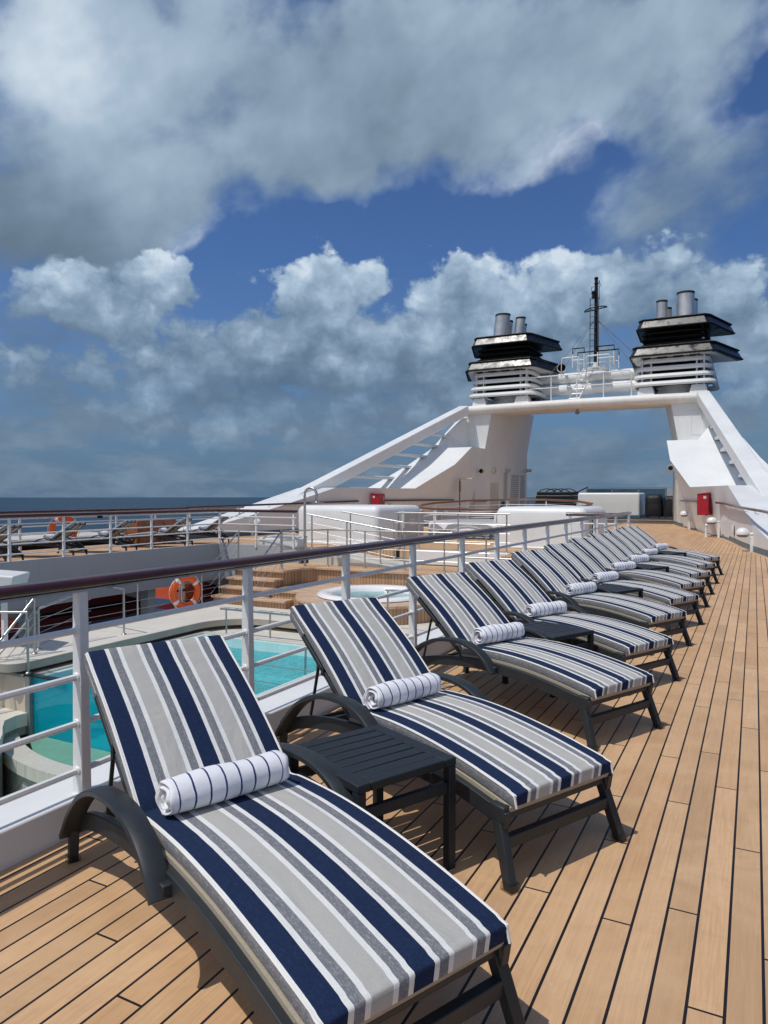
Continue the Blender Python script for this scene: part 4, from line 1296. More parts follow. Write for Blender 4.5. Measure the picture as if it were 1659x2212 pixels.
def cush_section(t, crown=0.008, r=0.018):
    """closed section of a cushion: (w, h, u) with h from the underside, near side first"""
    out = []
    n = 14
    out.append((-WC, 0.0, -0.105))
    out.append((-WC - 0.004, t * 0.45, -0.055))
    out.append((-WC - 0.002, t - 0.010, -0.018))
    out.append((-WC + 0.006, t - 0.001, -0.001))
    for i in range(n + 1):
        w = -WC + 0.014 + (2 * WC - 0.028) * i / n
        q = w / WC
        out.append((w, t + crown * (1 - q ** 4), (w + WC) / (2 * WC)))
    out.append((WC - 0.006, t - 0.001, 1.001))
    out.append((WC + 0.002, t - 0.010, 1.012))
    out.append((WC + 0.004, t * 0.45, 1.055))
    out.append((WC, 0.0, 1.105))
    for i in range(5):
        w = WC - 2 * WC * (i + 0.5) / 5
        out.append((w, -0.001, (w + WC) / (2 * WC)))
    return out


def cushion(name, path, thick, par, m):
    """path: (s, z) underside points; thick: height at each"""
    me = bpy.data.meshes.new(name)
    vs, fs, us = [], [], []
    k = len(cush_section(0.05))
    vlen = 0.0
    for i, (s, z) in enumerate(path):
        a, b = Vector(path[max(i - 1, 0)]), Vector(path[min(i + 1, len(path) - 1)])
        t = (b - a).normalized()
        nrm = Vector((-t.y, t.x))
        if i:
            vlen += (Vector(path[i]) - Vector(path[i - 1])).length
        for w, h, u in cush_section(thick[i], 0.008 * min(1, thick[i] / 0.05)):
            vs.append((s + nrm.x * h, w, z + nrm.y * h))
            us.append((u, vlen))
    for i in range(len(path) - 1):
        for j in range(k):
            fs.append((i * k + j, i * k + (j + 1) % k, (i + 1) * k + (j + 1) % k, (i + 1) * k + j))
    me.from_pydata(vs, [], fs)
    uvl = me.uv_layers.new(name='UVMap')
    for p in me.polygons:
        idx = list(p.vertices)
        uu = [us[v][0] for v in idx]
        wrap = max(uu) - min(uu) > 0.7
        for li, v in zip(p.loop_indices, idx):
            uvl.data[li].uv = (us[v][0], us[v][1])
    bm = bmesh.new()
    bm.from_mesh(me)
    bmesh.ops.recalc_face_normals(bm, faces=bm.faces)
    # end faces carry the stripes round the edge
    uvb = bm.loops.layers.uv.active
    bm.verts.ensure_lookup_table()
    for base in (0, (len(path) - 1) * k):
        up_ = [bm.verts[base + j] for j in range(4, k - 9)]
        lo = [(bm.verts[base + j]) for j in range(k)]
        f = bm.faces.new([bm.verts[base + j] for j in range(k)])
        for l in f.loops:
            l[uvb].uv = ((l.vert.co.y + WC) / (2 * WC), 0.0)
    bmesh.ops.recalc_face_normals(bm, faces=bm.faces)
    bm.to_mesh(me)
    bm.free()
    o = bpy.data.objects.new(name, me)
    COL.objects.link(o)
    me.materials.append(m)
    o.parent = par
    me.shade_smooth()
    me.set_sharp_from_angle(angle=radians(50))
    return o


BEAM_C = [(-1.885, 0.150), (-1.75, 0.215), (-1.55, 0.272), (-1.3, 0.318), (-1.05, 0.343), (-0.8, 0.350), (-0.55, 0.340), (-0.3, 0.312), (-0.1, 0.280), (0.0, 0.262)]


def make_lounger():
    t = thing('sun_lounger', '', 'sun lounger')
    for sg in (-1, 1):
        pts = catmull([(s, sg * 0.338, z) for s, z in BEAM_C], 4)
        mb = MB().sweep(pts, [(-0.017, -0.036), (0.017, -0.036), (0.017, 0.036), (-0.017, 0.036)])
        obj('side_beam', mb, M_CHAR, t, bevel=0.004)
        # broad flat arched arm
        arm = catmull([(-1.895, sg * 0.386, 0.115), (-1.850, sg * 0.386, 0.165), (-1.760, sg * 0.386, 0.265), (-1.620, sg * 0.386, 0.378), (-1.460, sg * 0.386, 0.452), (-1.320, sg * 0.386, 0.486), (-1.180, sg * 0.386, 0.498), (-1.060, sg * 0.386, 0.490), (-0.950, sg * 0.386, 0.456), (-0.865, sg * 0.386, 0.400), (-0.815, sg * 0.386, 0.345), (-0.795, sg * 0.386, 0.318)], 5)
        mb = MB().sweep(arm, [(-0.040, -0.014), (0.040, -0.014), (0.040, 0.008), (0.022, 0.014), (-0.022, 0.014), (-0.040, 0.008)])
        obj('arm_bracket', MB().box((-0.825, sg * 0.362, 0.345), (0.075, 0.05, 0.045)), M_CHAR, t, bevel=0.006)
        obj('armrest', mb, M_CHAR, t, bevel=0.003, smooth=40)
        mb = MB().hexa([(-1.90, sg * 0.372 - 0.019, 0.0), (-1.862, sg * 0.372 - 0.019, 0.0), (-1.862, sg * 0.372 + 0.019, 0.0), (-1.90, sg * 0.372 + 0.019, 0.0),
                        (-1.895, sg * 0.366 - 0.019, 0.20), (-1.853, sg * 0.366 - 0.019, 0.20), (-1.853, sg * 0.366 + 0.019, 0.20), (-1.895, sg * 0.366 + 0.019, 0.20)])
        lg = obj('rear_leg', mb, M_CHAR, t, bevel=0.003)
        obj('foot_cap', MB().box((-1.881, sg * 0.372, 0.013), (0.052, 0.052, 0.024)), M_GLIDE, lg, smooth=0)
        y0, y1 = sg * 0.334, sg * 0.362
        mb = MB().hexa([(0.018, y1 - 0.021, 0.0), (0.066, y1 - 0.021, 0.0), (0.066, y1 + 0.021, 0.0), (0.018, y1 + 0.021, 0.0),
                        (-0.092, y0 - 0.021, 0.300), (-0.040, y0 - 0.021, 0.300), (-0.040, y0 + 0.021, 0.300), (-0.092, y0 + 0.021, 0.300)])
        lg = obj('front_leg', mb, M_CHAR, t, bevel=0.006)
        mb = MB().box((0.040, y1, 0.017), (0.064, 0.058, 0.032), taper=(0.9, 0.9))
        obj('foot_cap', mb, M_GLIDE, lg, smooth=0)
        obj('corner_bracket', MB().box((-0.045, sg * 0.338, 0.285), (0.085, 0.046, 0.07)), M_CHAR, t, bevel=0.008)
    mb = MB().box((-0.02, 0, 0.165), (0.036, 0.67, 0.052))
    obj('front_crossbar', mb, M_CHAR, t, bevel=0.004)
    for x, z in ((-0.035, 0.272), (-1.86, 0.165), (-1.2, 0.325), (-1.62, 0.235)):
        obj('crossbar', MB().box((x, 0, z), (0.03, 0.655, 0.034)), M_CHAR, t, bevel=0.003)
    mb = MB().sweep(catmull([(s, 0.0, z + 0.043) for s, z in [(-1.2, 0.332)] + BEAM_C[4:]], 3), [(-0.326, -0.012), (0.326, -0.012), (0.326, 0.010), (-0.326, 0.010)])
    obj('sling', mb, M_SLING, t)
    # back frame, tilted
    h0, h1 = Vector((-1.215, 0, 0.372)), Vector((-1.885, 0, 0.842))
    mb = MB()
    for sg in (-1, 1):
        mb.beam(h0 + Vector((0, sg * 0.300, 0)), h1 + Vector((0, sg * 0.300, 0)), 0.028, 0.028)
    mb.beam(h1 + Vector((0, -0.31, 0)), h1 + Vector((0, 0.31, 0)), 0.028, 0.028)
    bf = obj('back_frame', mb, M_CHAR, t, bevel=0.003)
    d = (h1 - h0).normalized()
    nn = Vector((d.z, 0, -d.x))
    vs = []
    for p in (h0, h1):
        for w, e in ((-0.29, 0.0), (0.29, 0.0), (0.29, 0.008), (-0.29, 0.008)):
            vs.append(p + Vector((0, w, 0)) - nn * -e)
    obj('back_sling', MB().loft([vs[:4], vs[4:]]), M_SLING, t, smooth=0)
    mb = MB()
    for sg in (-1, 1):
        mb.beam((-1.60, sg * 0.27, 0.64), (-1.72, sg * 0.27, 0.235), 0.016, 0.010)
    mb.beam((-1.72, -0.27, 0.235), (-1.72, 0.27, 0.235), 0.018, 0.018)
    obj('back_prop', mb, M_CHAR, t)
    # seat cushion
    base = catmull([(-1.195, 0, 0.385), (-1.05, 0, 0.399), (-0.8, 0, 0.408), (-0.55, 0, 0.398), (-0.3, 0, 0.372), (-0.1, 0, 0.341), (-0.004, 0, 0.3235)], 5)
    path = [(-1.212, 0.386)] + [(p.x, p.z) for p in base] + [(0.010, 0.3212), (0.016, 0.3203)]
    th = [0.030] + [0.050 + 0.004 * (1 if 2 < i < len(base) - 2 else 0) for i in range(len(base))] + [0.050, 0.045]
    sc = cushion('seat_cushion', path, th, t, M_FABRIC)
    def edge(path, th, w, i0, i1):
        pts = []
        for i in range(i0, i1):
            a, b = Vector(path[max(i - 1, 0)]), Vector(path[min(i + 1, len(path) - 1)])
            tt = (b - a).normalized()
            nr = Vector((-tt.y, tt.x))
            pts.append((path[i][0] + nr.x * (th[i] - 0.004), w, path[i][1] + nr.y * (th[i] - 0.004)))
        return pts
    for w in (-WC - 0.001, WC + 0.001):
        pp = edge(path, th, w, 1, len(path) - 1)
        obj('piping', MB().tube(pp + [(pp[-1][0] + 0.012, w, pp[-1][2] - 0.048)], 0.0048, 6), M_PIPING, sc)
    # back cushion with the sleeve over the frame
    n_ = 16
    path, th = [], []
    p0, p1 = Vector((-1.205, 0.392)), Vector((-1.868, 0.872))
    nr = Vector((-(p1 - p0).normalized().y, (p1 - p0).normalized().x))
    if nr.y < 0:
        nr = -nr
    for i in range(n_ + 1):
        f = i / n_
        q = p0.lerp(p1, f) + nr * (0.010 * sin(pi * f))
        path.append((q.x, q.y))
        th.append(0.048 + 0.012 * sin(pi * min(1, f * 1.15)))
    d2 = (p1 - p0).normalized()
    for e, tt in ((0.014, 0.042), (0.024, 0.026), (0.028, 0.012)):
        q = p1 + d2 * e
        path.append((q.x, q.y))
        th.append(tt)
    path, th = path[::-1], th[::-1]
    th[-1] = 0.038
    bc = cushion('back_cushion', path, th, t, M_FABRIC)
    for w in (-WC - 0.001, WC + 0.001):
        obj('piping', MB().tube(edge(path, th, w, 3, len(path)), 0.0048, 6), M_PIPING, bc)
    q = p0.lerp(p1, 0.80)
    mb = MB()
    vs = []
    for f, e in ((0.80, -0.040), (1.02, -0.040), (1.02, 0.0), (0.80, 0.0)):
        pass
    slv = []
    for f in (0.77, 0.90, 1.0, 1.02):
        c = p0.lerp(p1, f)
        lo = c - nr * (0.052 if f < 1.01 else 0.03)
        slv.append([(c.x, -WC - 0.002, c.y), (c.x, WC + 0.002, c.y), (lo.x, WC - 0.004, lo.y), (lo.x, -WC + 0.004, lo.y)])
    me = MB().loft(slv)
    sl = obj('back_sleeve', me, M_FABRIC, t, bevel=0.01)
    uvl = sl.data.uv_layers.new(name='UVMap')
    for p in sl.data.polygons:
        for li, v in zip(p.loop_indices, p.vertices):
            y = sl.data.vertices[v].co.y
            if abs(p.normal.y) > 0.7:
                uvl.data[li].uv = (-0.06 if p.normal.y < 0 else 1.06, 0)
            else:
                uvl.data[li].uv = ((y + WC) / (2 * WC), sl.data.vertices[v].co.x)
    for sg in (-1, 1):
        c = p0.lerp(p1, 0.42) - nr * 0.02
        obj('cushion_strap', MB().box((c.x, sg * (WC - 0.006), c.y), (0.03, 0.02, 0.05)), M_STRAP, t)
    return t


def make_towel():
    """rolled towel, its axis along local y, resting on z = 0"""
    t = 0.0115
    R0 = 0.074
    rings = []
    L = 0.235
    turns, n = 2.6, 78
    prof = []
    for i in range(n + 1):
        a = 2 * pi * turns * i / n
        r = 0.016 + (R0 - 0.016) * (i / n) ** 0.85
        prof.append((r, a))
    ys = [-L + 2 * L * i / 30 for i in range(31)]
    mb = MB()
    for yi, y in enumerate(ys):
        ring = []
        e = 0.006 if yi in (0, 30) else 0.0
        for side in (1, -1):
            seq = prof if side > 0 else prof[::-1]
            for r, a in seq:
                wob = 1 + 0.035 * sin(3 * a + 9 * y) * (r / R0) + 0.05 * sin(11 * y + 2.0) * (r / R0) - 0.05 * sin(21 * y) * max(0, sin(a)) * (r / R0)
                rr = r * wob + side * (t / 2 - e * 0.5) * (1.0)
                yy = y + (0.012 * sin(a * 0.5 + 1.0) * (1 - r / R0) + 0.005 * sin(4 * a)) * (1 if abs(y) > L * 0.9 else 0)
                x, z = rr * cos(a + 0.62), rr * sin(a + 0.62)
                z = z * 0.93
                ring.append((x, yy, z))
        rings.append(ring)
    k = len(rings[0])
    base = 0
    for r in rings:
        mb.v += r
    for i in range(len(rings) - 1):
        for j in range(k):
            mb.f.append((i * k + j, i * k + (j + 1) % k, (i + 1) * k + (j + 1) % k, (i + 1) * k + j))
    h = k // 2
    for b in (0, (len(rings) - 1) * k):
        for j in range(h - 1):
            mb.f.append((b + j, b + j + 1, b + k - 2 - j, b + k - 1 - j))
    zm = min(v[2] for v in mb.v)
    mb.v = [(x, y, z - zm) for x, y, z in mb.v]
    o = obj('rolled_towel', mb, M_TOWEL, smooth=180)
    return o


def make_table():
    t = thing('side_table', '', 'side table')
    w, d, h = 0.555, 0.515, 0.48           # along local x, local y
    mb = MB()
    fr = 0.062
    for x0, x1, y0, y1 in ((-w / 2, w / 2, -d / 2, -d / 2 + fr), (-w / 2, w / 2, d / 2 - fr, d / 2), (-w / 2, -w / 2 + fr, -d / 2 + fr + 0.001, d / 2 - fr - 0.001), (w / 2 - fr, w / 2, -d / 2 + fr + 0.001, d / 2 - fr - 0.001)):
        mb.bx(x0, x1, y0, y1, h - 0.034, h)
    obj('top_frame', mb, M_TABLE, t, bevel=0.004)
    n = 6
    sw = (w - 2 * fr) / n
    for i in range(n):
        x0 = -w / 2 + fr + i * sw
        obj('slat', MB().bx(x0 + 0.0035, x0 + sw - 0.0035, -d / 2 + fr - 0.01, d / 2 - fr + 0.01, h - 0.016, h - 0.0025), M_TABLE, t, bevel=0.002, seg=1)
    for sx in (-1, 1):
        for sy in (-1, 1):
            obj('leg', MB().box((sx * (w / 2 - 0.021), sy * (d / 2 - 0.021), (h - 0.034) / 2), (0.040, 0.040, h - 0.034)), M_TABLE, t, bevel=0.004)
    for sx in (-1, 1):
        obj('stretcher', MB().box((sx * (w / 2 - 0.021), 0, h - 0.125), (0.026, d - 0.084, 0.048)), M_TABLE, t, bevel=0.003)
        obj('stretcher', MB().box((0, sx * (d / 2 - 0.021), h - 0.125), (w - 0.084, 0.026, 0.048)), M_TABLE, t, bevel=0.003)
    return t


LY = [(-0.766, 1.672, -24.4), (-0.735, 3.108, -26.4), (-0.762, 4.88, -25.6), (-0.77, 6.29, -25.5), (-0.79, 7.88, -25.8), (-0.755, 9.29, -25.3), (-0.775, 10.83, -25.6), (-0.775, 12.30, -25.4), (-0.775, 13.90, -25.7), (-0.76, 15.48, -25.5)]
ORD = ['first', 'second', 'third', 'fourth', 'fifth', 'sixth', 'seventh', 'eighth', 'ninth', 'farthest']
GL = 'striped sun loungers along the near railing'
proto = make_lounger()
tow = make_towel()
tab = make_table()


def loc_on(p, r, s, w, z):
    a = radians(r)
    return (p[0] + s * cos(a) - w * sin(a), p[1] + s * sin(a) + w * cos(a), z)


for i, (x, y, r) in enumerate(LY):
    lab = 'striped navy and beige sun lounger nearest the camera, foot end cut by the photo edge' if i == 0 else 'striped navy and beige sun lounger, %s from the camera in the near row' % ORD[i]
    if i == 0:
        o = proto
        o.location = (x, y, 0)
        o.rotation_euler = (0, 0, radians(r))
        o['label'] = lab
        o['group'] = GL
    else:
        o = dup(proto, (x, y, 0), radians(r), lab, GL)
    c = tow if i == 0 else tow.copy()
    if i:
        COL.objects.link(c)
    c.location = loc_on((x, y), r, -1.065 + 0.014 * sin(i * 2.1), (-0.035, -0.065, -0.035)[i] if i < 3 else -0.045 + 0.025 * sin(i * 3.3), 0.452)
    c.rotation_euler = (0, 0, radians(r + 1.5 + 4 * sin(i * 1.7)))
    c.rotation_euler = (0, radians(14 * sin(i * 2.9)), radians(r + 1.5 + 4 * sin(i * 1.7)))
    c.scale = (1.0 + 0.05 * sin(i * 4.1), 1.0 + 0.03 * sin(i * 5.3 + 1), 1.0 + 0.04 * sin(i * 3.7))
    tag(c, 'rolled white towel with navy stripes on the %s lounger of the near row' % ('nearest' if i == 0 else ORD[i]), 'towel', 'rolled towels on the near loungers')

for k in range(5):
    a, b = LY[2 * k], LY[2 * k + 1]
    r = (a[2] + b[2]) / 2
    m_ = ((a[0] + b[0]) / 2, (a[1] + b[1]) / 2)
    p = loc_on(m_, r, -0.80 if k == 0 else -0.84, -0.02, 0)
    lab = ['black slatted side table nearest the camera, between the first two loungers', 'black slatted side table between the third and fourth loungers', 'black slatted side table between the fifth and sixth loungers', 'black slatted side table between the seventh and eighth loungers', 'farthest black slatted side table, between the last two near loungers'][k]
    if k == 0:
        tab.location = p
        tab.rotation_euler = (0, 0, radians(r))
        tab['label'] = lab
        tab['group'] = 'side tables between the near loungers'
    else:
        dup(tab, p, radians(r), lab, 'side tables between the near loungers')

PORT = [(11.15, 'leftmost, cut by the photo edge'), (13.0, 'second from the left'), (14.72, 'in front of the varnished locker, third from the left'), (17.0, 'beside the right end of the varnished locker'), (18.75, 'rightmost, by the foot of the white strut')]
for i, (y, w) in enumerate(PORT):
    a = 205.5
    px_, py_ = -15.5 + 1.89 * cos(radians(a)), y - 0.25 + 1.89 * sin(radians(a))
    dup(proto, (px_, py_, 0), radians(a), 'striped sun lounger across the well, %s' % w, 'sun loungers on the far deck')
    if i in (1, 2, 3, 4):
        c = tow.copy()
        COL.objects.link(c)
        c.location = loc_on((px_, py_), a, -1.08, 0.0, 0.452)
        c.rotation_euler = (0, 0, radians(a + 2))
        tag(c, 'rolled white towel on the far deck lounger, %s' % w.split(',')[0], 'towel', 'towels on the far deck loungers')

# ------------------------------------------------------------------ things on the aft deck
def housing(name, label, x0, x1, y0, y1, h, skew=0.0, r=0.17, m=M_HULL):
    t = thing(name, label, 'housing', ((x0 + x1) / 2, (y0 + y1) / 2, 0), skew)
    w, d = x1 - x0, y1 - y0
    mb = MB()
    rings = []
    for z, k in ((0.0, 0), (h * 0.5, 0), (h - r, 0), (h - r * 0.62, 0.08), (h - r * 0.28, 0.3), (h - r * 0.07, 0.62), (h, 1.0)):
        ins_ = r * k
        pts = rrect(w / 2 - ins_, -d / 2 + ins_, d / 2 - ins_, max(0.06, r - ins_ * 0.6), 5)
        rings.append([(x + 0.004 * sin(7 * x + 5 * z), y + 0.006 * sin(6 * y + 3 * x + 4 * z), z) for x, y in pts])
    obj('shell', MB().loft(rings), m, t, smooth=60)
    pts = rrect(w / 2 + 0.006, -d / 2 - 0.006, d / 2 + 0.006, r, 5)
    return t


h1_ = housing('vent_housing', 'white rounded ventilation housing behind the steel ramp rails, on the left', -13.45, -10.2, 19.6, 22.4, 1.27, -0.09, 0.20)
obj('plinth', MB().bx(-1.72, 1.68, -1.48, 1.4, 0.0, 0.09), M_WHITE, h1_, bevel=0.02)
mb = MB().bx(1.63, 1.82, -0.2, 1.15, 0.25, 1.08)
bxo = obj('control_box', mb, M_GREYP, h1_, bevel=0.015)
obj('box_edge', MB().bx(1.822, 1.85, -0.24, -0.16, 0.55, 1.1), M_WHITE_S, h1_, bevel=0.006)
mb = MB()
for k in range(3):
    mb.bx(1.8215, 1.824, 0.2, 0.52, 0.62 + 0.085 * k, 0.675 + 0.085 * k)
obj('warning_sticker', mb, M_SIGN, bxo, smooth=0)
h2_ = housing('vent_housing', 'white rounded ventilation housing behind the bend of the near railing, on the right', -7.0, -4.25, 20.9, 23.6, 1.25, -0.04, 0.20)
obj('plinth', MB().bx(-1.43, 1.43, -1.4, 1.4, 0.0, 0.06), M_WHITE, h2_, bevel=0.02)
obj('hinge_plate', MB().bx(-1.47, -1.40, -1.2, -0.9, 0.75, 1.02), M_WHITE_S, h2_, bevel=0.006)
mb = MB().tube(catmull([(1.39, -0.8, 0.95), (1.46, -0.8, 0.8), (1.43, -0.8, 0.6), (1.48, -0.82, 0.45), (1.40, -0.8, 0.3)], 4), 0.014, 6)
obj('hose', mb, M_STRAP, h2_)
obj('door_recess', MB().bx(1.376, 1.39, -0.9, -0.1, 0.12, 0.95), M_GREYP, h2_, smooth=0)
h3_ = housing('vent_housing', 'cream white housing at the far end of the deck under the arch', -10.9, -6.8, 50.1, 52.8, 1.68, 0.0, 0.15)
h3_.location.z = 0.10
obj('skirting', MB().bx(-2.08, 2.08, -1.38, 1.38, 0.0, 0.18), M_BLUE, h3_, bevel=0.02)
wl = thing('vent_box', 'small white vent box at the end of the grey fascia beside the steps', 'vent box', (-12.7, 17.95, 0.0))
obj('body', MB().bx(-0.85, 0.6, -0.25, 0.25, 0.0, 0.30), M_WHITE, wl, bevel=0.03)
obj('lid', MB().bx(-0.7, 0.45, -0.2, 0.2, 0.301, 0.36), M_WHITE_S, wl, bevel=0.02)
# canopy at the left edge of the photo, over the stair
wb = thing('stair_canopy', 'white canopy top at the left photo edge, in front of the grey fascia', 'canopy', (-12.98, 9.05, -1.38))
obj('roof', MB().hexa([(-1.0, -0.8, 1.28), (1.16, -0.8, 1.28), (0.75, -0.2, 1.28), (-1.0, -0.2, 1.28), (-1.0, -0.84, 1.53), (1.24, -0.84, 1.53), (0.80, -0.16, 1.53), (-1.0, -0.16, 1.53)]), M_WHITE, wb, bevel=0.03)
for x, y in ((-0.9, -0.6), (0.5, -0.5)):
    obj('leg', MB().box((x, y, 0.64), (0.08, 0.08, 1.28)), M_WHITE_S, wb)
obj('cabinet_mark', MB().bx(0.55, 0.63, -0.838, -0.81, 1.34, 1.42), M_BLACKM, wb, smooth=0)

# round drum with a glazed lid and its ring railing
dr = thing('skylight_drum', 'low round white skylight drum with grey glazed lid inside the ring railing', 'skylight', (-8.9, 27.4, 0))
obj('drum', MB().lathe([(2.95, 0.0), (2.95, 0.50), (2.9, 0.56)], n=56), M_HULL, dr, smooth=60)
obj('skirting', MB().lathe([(2.965, 0.001), (2.965, 0.2)], n=56, caps=False), M_BLUE, dr, smooth=60)
obj('glazed_lid', MB().lathe([(2.86, 0.561), (1.6, 0.60), (0.01, 0.63)], n=56), M_GREYP, dr, smooth=60)
mb = MB()
for k in range(7):
    a = radians(238 + 12 * k)
    for z in range(3):
        mb.box((2.97 * cos(a), 2.97 * sin(a), 0.08 + 0.09 * z), (0.5, 0.04, 0.05), a + pi / 2)
obj('vent_slat', mb, M_GREYP, dr, smooth=0)
ring = [(-8.9 + 3.4 * cos(radians(a)), 27.4 + 3.4 * sin(radians(a))) for a in (212, 240, 285, 322, 350, 15, 45, 75, 105, 135, 165, 188, 212)]
railing('ring railing with varnished wooden top rail round the skylight drum', ring[:-1] + [ring[0]], ring[:-1], (0.88, 0.6, 0.33), 'white deck railings', wood=simple('worn_varnish', (0.17, 0.062, 0.024), 0.35, var=0.3, vscale=4), top=1.14, post_w=0.06, post_d=0.06, zoff=lambda x, y: max(0.0, (y - 25.0) * 0.055))

# wall fittings on both sides
for sg, side in ((1, 'right'), (-1, 'left')):
    X = lambda o: CX0 + sg * o
    ys = [31.0 - 0.62 * i for i in range(19)] if sg > 0 else [31.0 - 0.62 * i for i in range(19)]
    w_ = lambda y, z: wall_off(y) + (0 if y > 33 else 0)
    def inner(y, z):
        for (y0, b0, i0, z0, _, _), (y1, b1, i1, z1, _, _) in zip(SIDE, SIDE[1:]):
            if y0 <= y <= y1:
                f = (y - y0) / (y1 - y0)
                b, i_, zz = b0 + (b1 - b0) * f, i0 + (i1 - i0) * f, z0 + (z1 - z0) * f
                return b + (i_ - b) * min(1.0, z / zz)
        return wall_off(y)
    def wallrail(label, yl, zf):
        yl = list(yl)
        y0 = yl[0]
        t = thing('wall_handrail', label, 'handrail', (X(inner(y0, zf(y0)) - 0.1), y0, zf(y0)), 0, 'wall handrails')
        O = (X(inner(y0, zf(y0)) - 0.1), y0, zf(y0))
        mb = MB().sweep([(X(inner(y, zf(y)) - 0.10), y, zf(y)) for y in yl], [(a * 0.85, b * 1.0) for a, b in OVAL])
        obj('handrail', rel(mb, O), M_MAHOG, t, smooth=60)
        for y in yl[1::2]:
            mb = MB().tube([(X(inner(y, zf(y)) + 0.01), y, zf(y) - 0.12), (X(inner(y, zf(y)) - 0.09), y, zf(y) - 0.10), (X(inner(y, zf(y)) - 0.10), y, zf(y) - 0.02)], 0.012, 6)
            obj('bracket', rel(mb, O), M_WHITE_S, t)
    wallrail('dark varnished handrail running along the %s side wall up to the red fire cabinet' % side, [29.2 - 0.8 * i for i in range(13)], lambda y: 1.33 - (29.2 - y) * 0.018)
    wallrail('short dark handrail on the %s side wall just past the fire cabinet' % side, [30.6 + 0.6 * i for i in range(11)], lambda y: 1.35)
    if sg < 0:
        wallrail('dark handrail on the inner face of the left tower behind the ring railing', [38.9 + 0.29 * i for i in range(6)], lambda y: 1.25)
    # fire cabinet
    y = 30.4
    o_ = inner(y, 1.2)
    fb = thing('fire_cabinet', 'red fire hose cabinet on the %s side wall' % side, 'fire cabinet', (X(o_ - 0.20), y, 0.84), -sg * 0.20, 'red fire cabinets')
    fb.scale = (0.66, 0.8, 0.76)
    obj('case', MB().box((0, 0, 0.53), (0.62, 1.15, 1.06)), M_RED, fb, bevel=0.02)
    obj('sloped_lid', MB().hexa([(-0.33, -0.6, 1.061), (0.33, -0.6, 1.061), (0.33, 0.6, 1.061), (-0.33, 0.6, 1.061), (-0.33, -0.6, 1.075 if sg > 0 else 1.16), (0.33, -0.6, 1.16 if sg > 0 else 1.075), (0.33, 0.6, 1.16 if sg > 0 else 1.075), (-0.33, 0.6, 1.075 if sg > 0 else 1.16)]), M_RED, fb, bevel=0.008)
    mb = MB().box((0.12 * sg, -0.578, 0.90), (0.15, 0.004, 0.13))
    obj('plate', mb, M_SIGN, fb, smooth=0)
    mb = MB()
    for i in range(2):
        for j in range(3):
            mb.box((-sg * 0.313, 0.25 + 0.1 * i, 0.68 + 0.1 * j), (0.004, 0.075, 0.075))
    obj('sign', mb, M_SIGN, fb, smooth=0)
    obj('handle', MB().lathe([(0.05, 0.0), (0.05, 0.03)], (-sg * 0.31, 0.45, 0.25), 12, axis='X'), M_ALU, fb)
    hv = thing('hydrant_valve', 'red fire hydrant valve with handwheel beside the %s fire cabinet' % side, 'valve', (X(o_ - 0.22) - 0.0, y + 1.05, 0.80), 0, 'hydrant valves')
    obj('body', MB().lathe([(0.05, -0.02), (0.10, 0.03), (0.13, 0.10), (0.11, 0.18), (0.06, 0.22), (0.05, 0.30)], n=16), M_RED, hv, smooth=50)
    obj('outlet', MB().lathe([(0.07, 0.0), (0.07, 0.16), (0.09, 0.17), (0.09, 0.22)], (-sg * 0.22 if sg > 0 else 0.0, 0, 0.1), 14, axis='X'), M_RED, hv, smooth=40)
    mb = MB().tube([(0.11 * cos(a), 0.11 * sin(a), 0.36) for a in [2 * pi * i / 18 for i in range(18)]], 0.016, 6, closed=True)
    mb.beam((-0.11, 0, 0.36), (0.11, 0, 0.36), 0.02, 0.014)
    mb.tube([(0, 0, 0.28), (0, 0, 0.37)], 0.02, 8)
    obj('handwheel', mb, M_RED, hv, smooth=50)
    pp = thing('hydrant_pipe', 'white bent pipe running down the wall under the %s fire cabinet' % side, 'pipe', (X(o_ - 0.16), y - 0.3, 0.0), 0, 'hydrant pipes')
    mb = MB().tube(catmull([(0, 1.2, 0.75), (0, 1.2, 0.60), (0, 0.95, 0.52), (0, 0.35, 0.50), (0, 0.02, 0.47), (0, 0, 0.30), (0, 0, 0.0)], 6), 0.055, 10)
    obj('pipe', mb, M_WHITE_S, pp, smooth=60)
    obj('flange', MB().lathe([(0.08, 0.0), (0.08, 0.03)], n=14), M_WHITE_S, pp)
    # dome lamps on stub posts
    for y, z, nm in ((22.75, 0.50, 'nearest'), (29.6, 0.60, 'middle'), (35.9, 0.70, 'farthest')):
        o2_ = inner(y, z)
        lp = thing('bulkhead_lamp', 'white half dome lamp on a stub post, the %s on the %s side wall' % (nm, side), 'lamp', (X(o2_ - 0.26), y, z), 0, 'half dome lamps on the side walls')
        obj('dome', MB().lathe([(0.185, -0.02), (0.19, 0.0), (0.178, 0.07), (0.14, 0.13), (0.08, 0.17), (0.004, 0.185)], n=22), M_WHITE_S, lp, smooth=60)
        obj('diffuser', MB().lathe([(0.004, -0.10), (0.09, -0.095), (0.14, -0.07), (0.16, -0.021)], n=22), M_GREY, lp, smooth=60)
        obj('arm', MB().tube([(sg * 0.12, 0, 0.0), (sg * 0.275, 0, 0.0)], 0.04, 8), M_WHITE_S, lp)
        obj('post', MB().box((sg * 0.235, 0, -z / 2 - 0.03), (0.09, 0.10, z - 0.06)), M_WHITE_S, lp, bevel=0.01)
    y = 26.6
    sp = thing('wall_socket', 'small white socket plate low on the %s side wall' % side, 'socket', (X(inner(y, 0.5) - 0.012), y, 0.30), 0, 'wall sockets')
    obj('plate', MB().box((0, 0, 0.14), (0.022, 0.55, 0.38)), M_WHITE_S, sp, bevel=0.006)
    obj('cover', MB().box((-sg * 0.02, -0.08, 0.2), (0.03, 0.22, 0.2)), M_WHITE_S, sp, bevel=0.01)
    # camera on the tower
    y, z = 39.2, 3.0
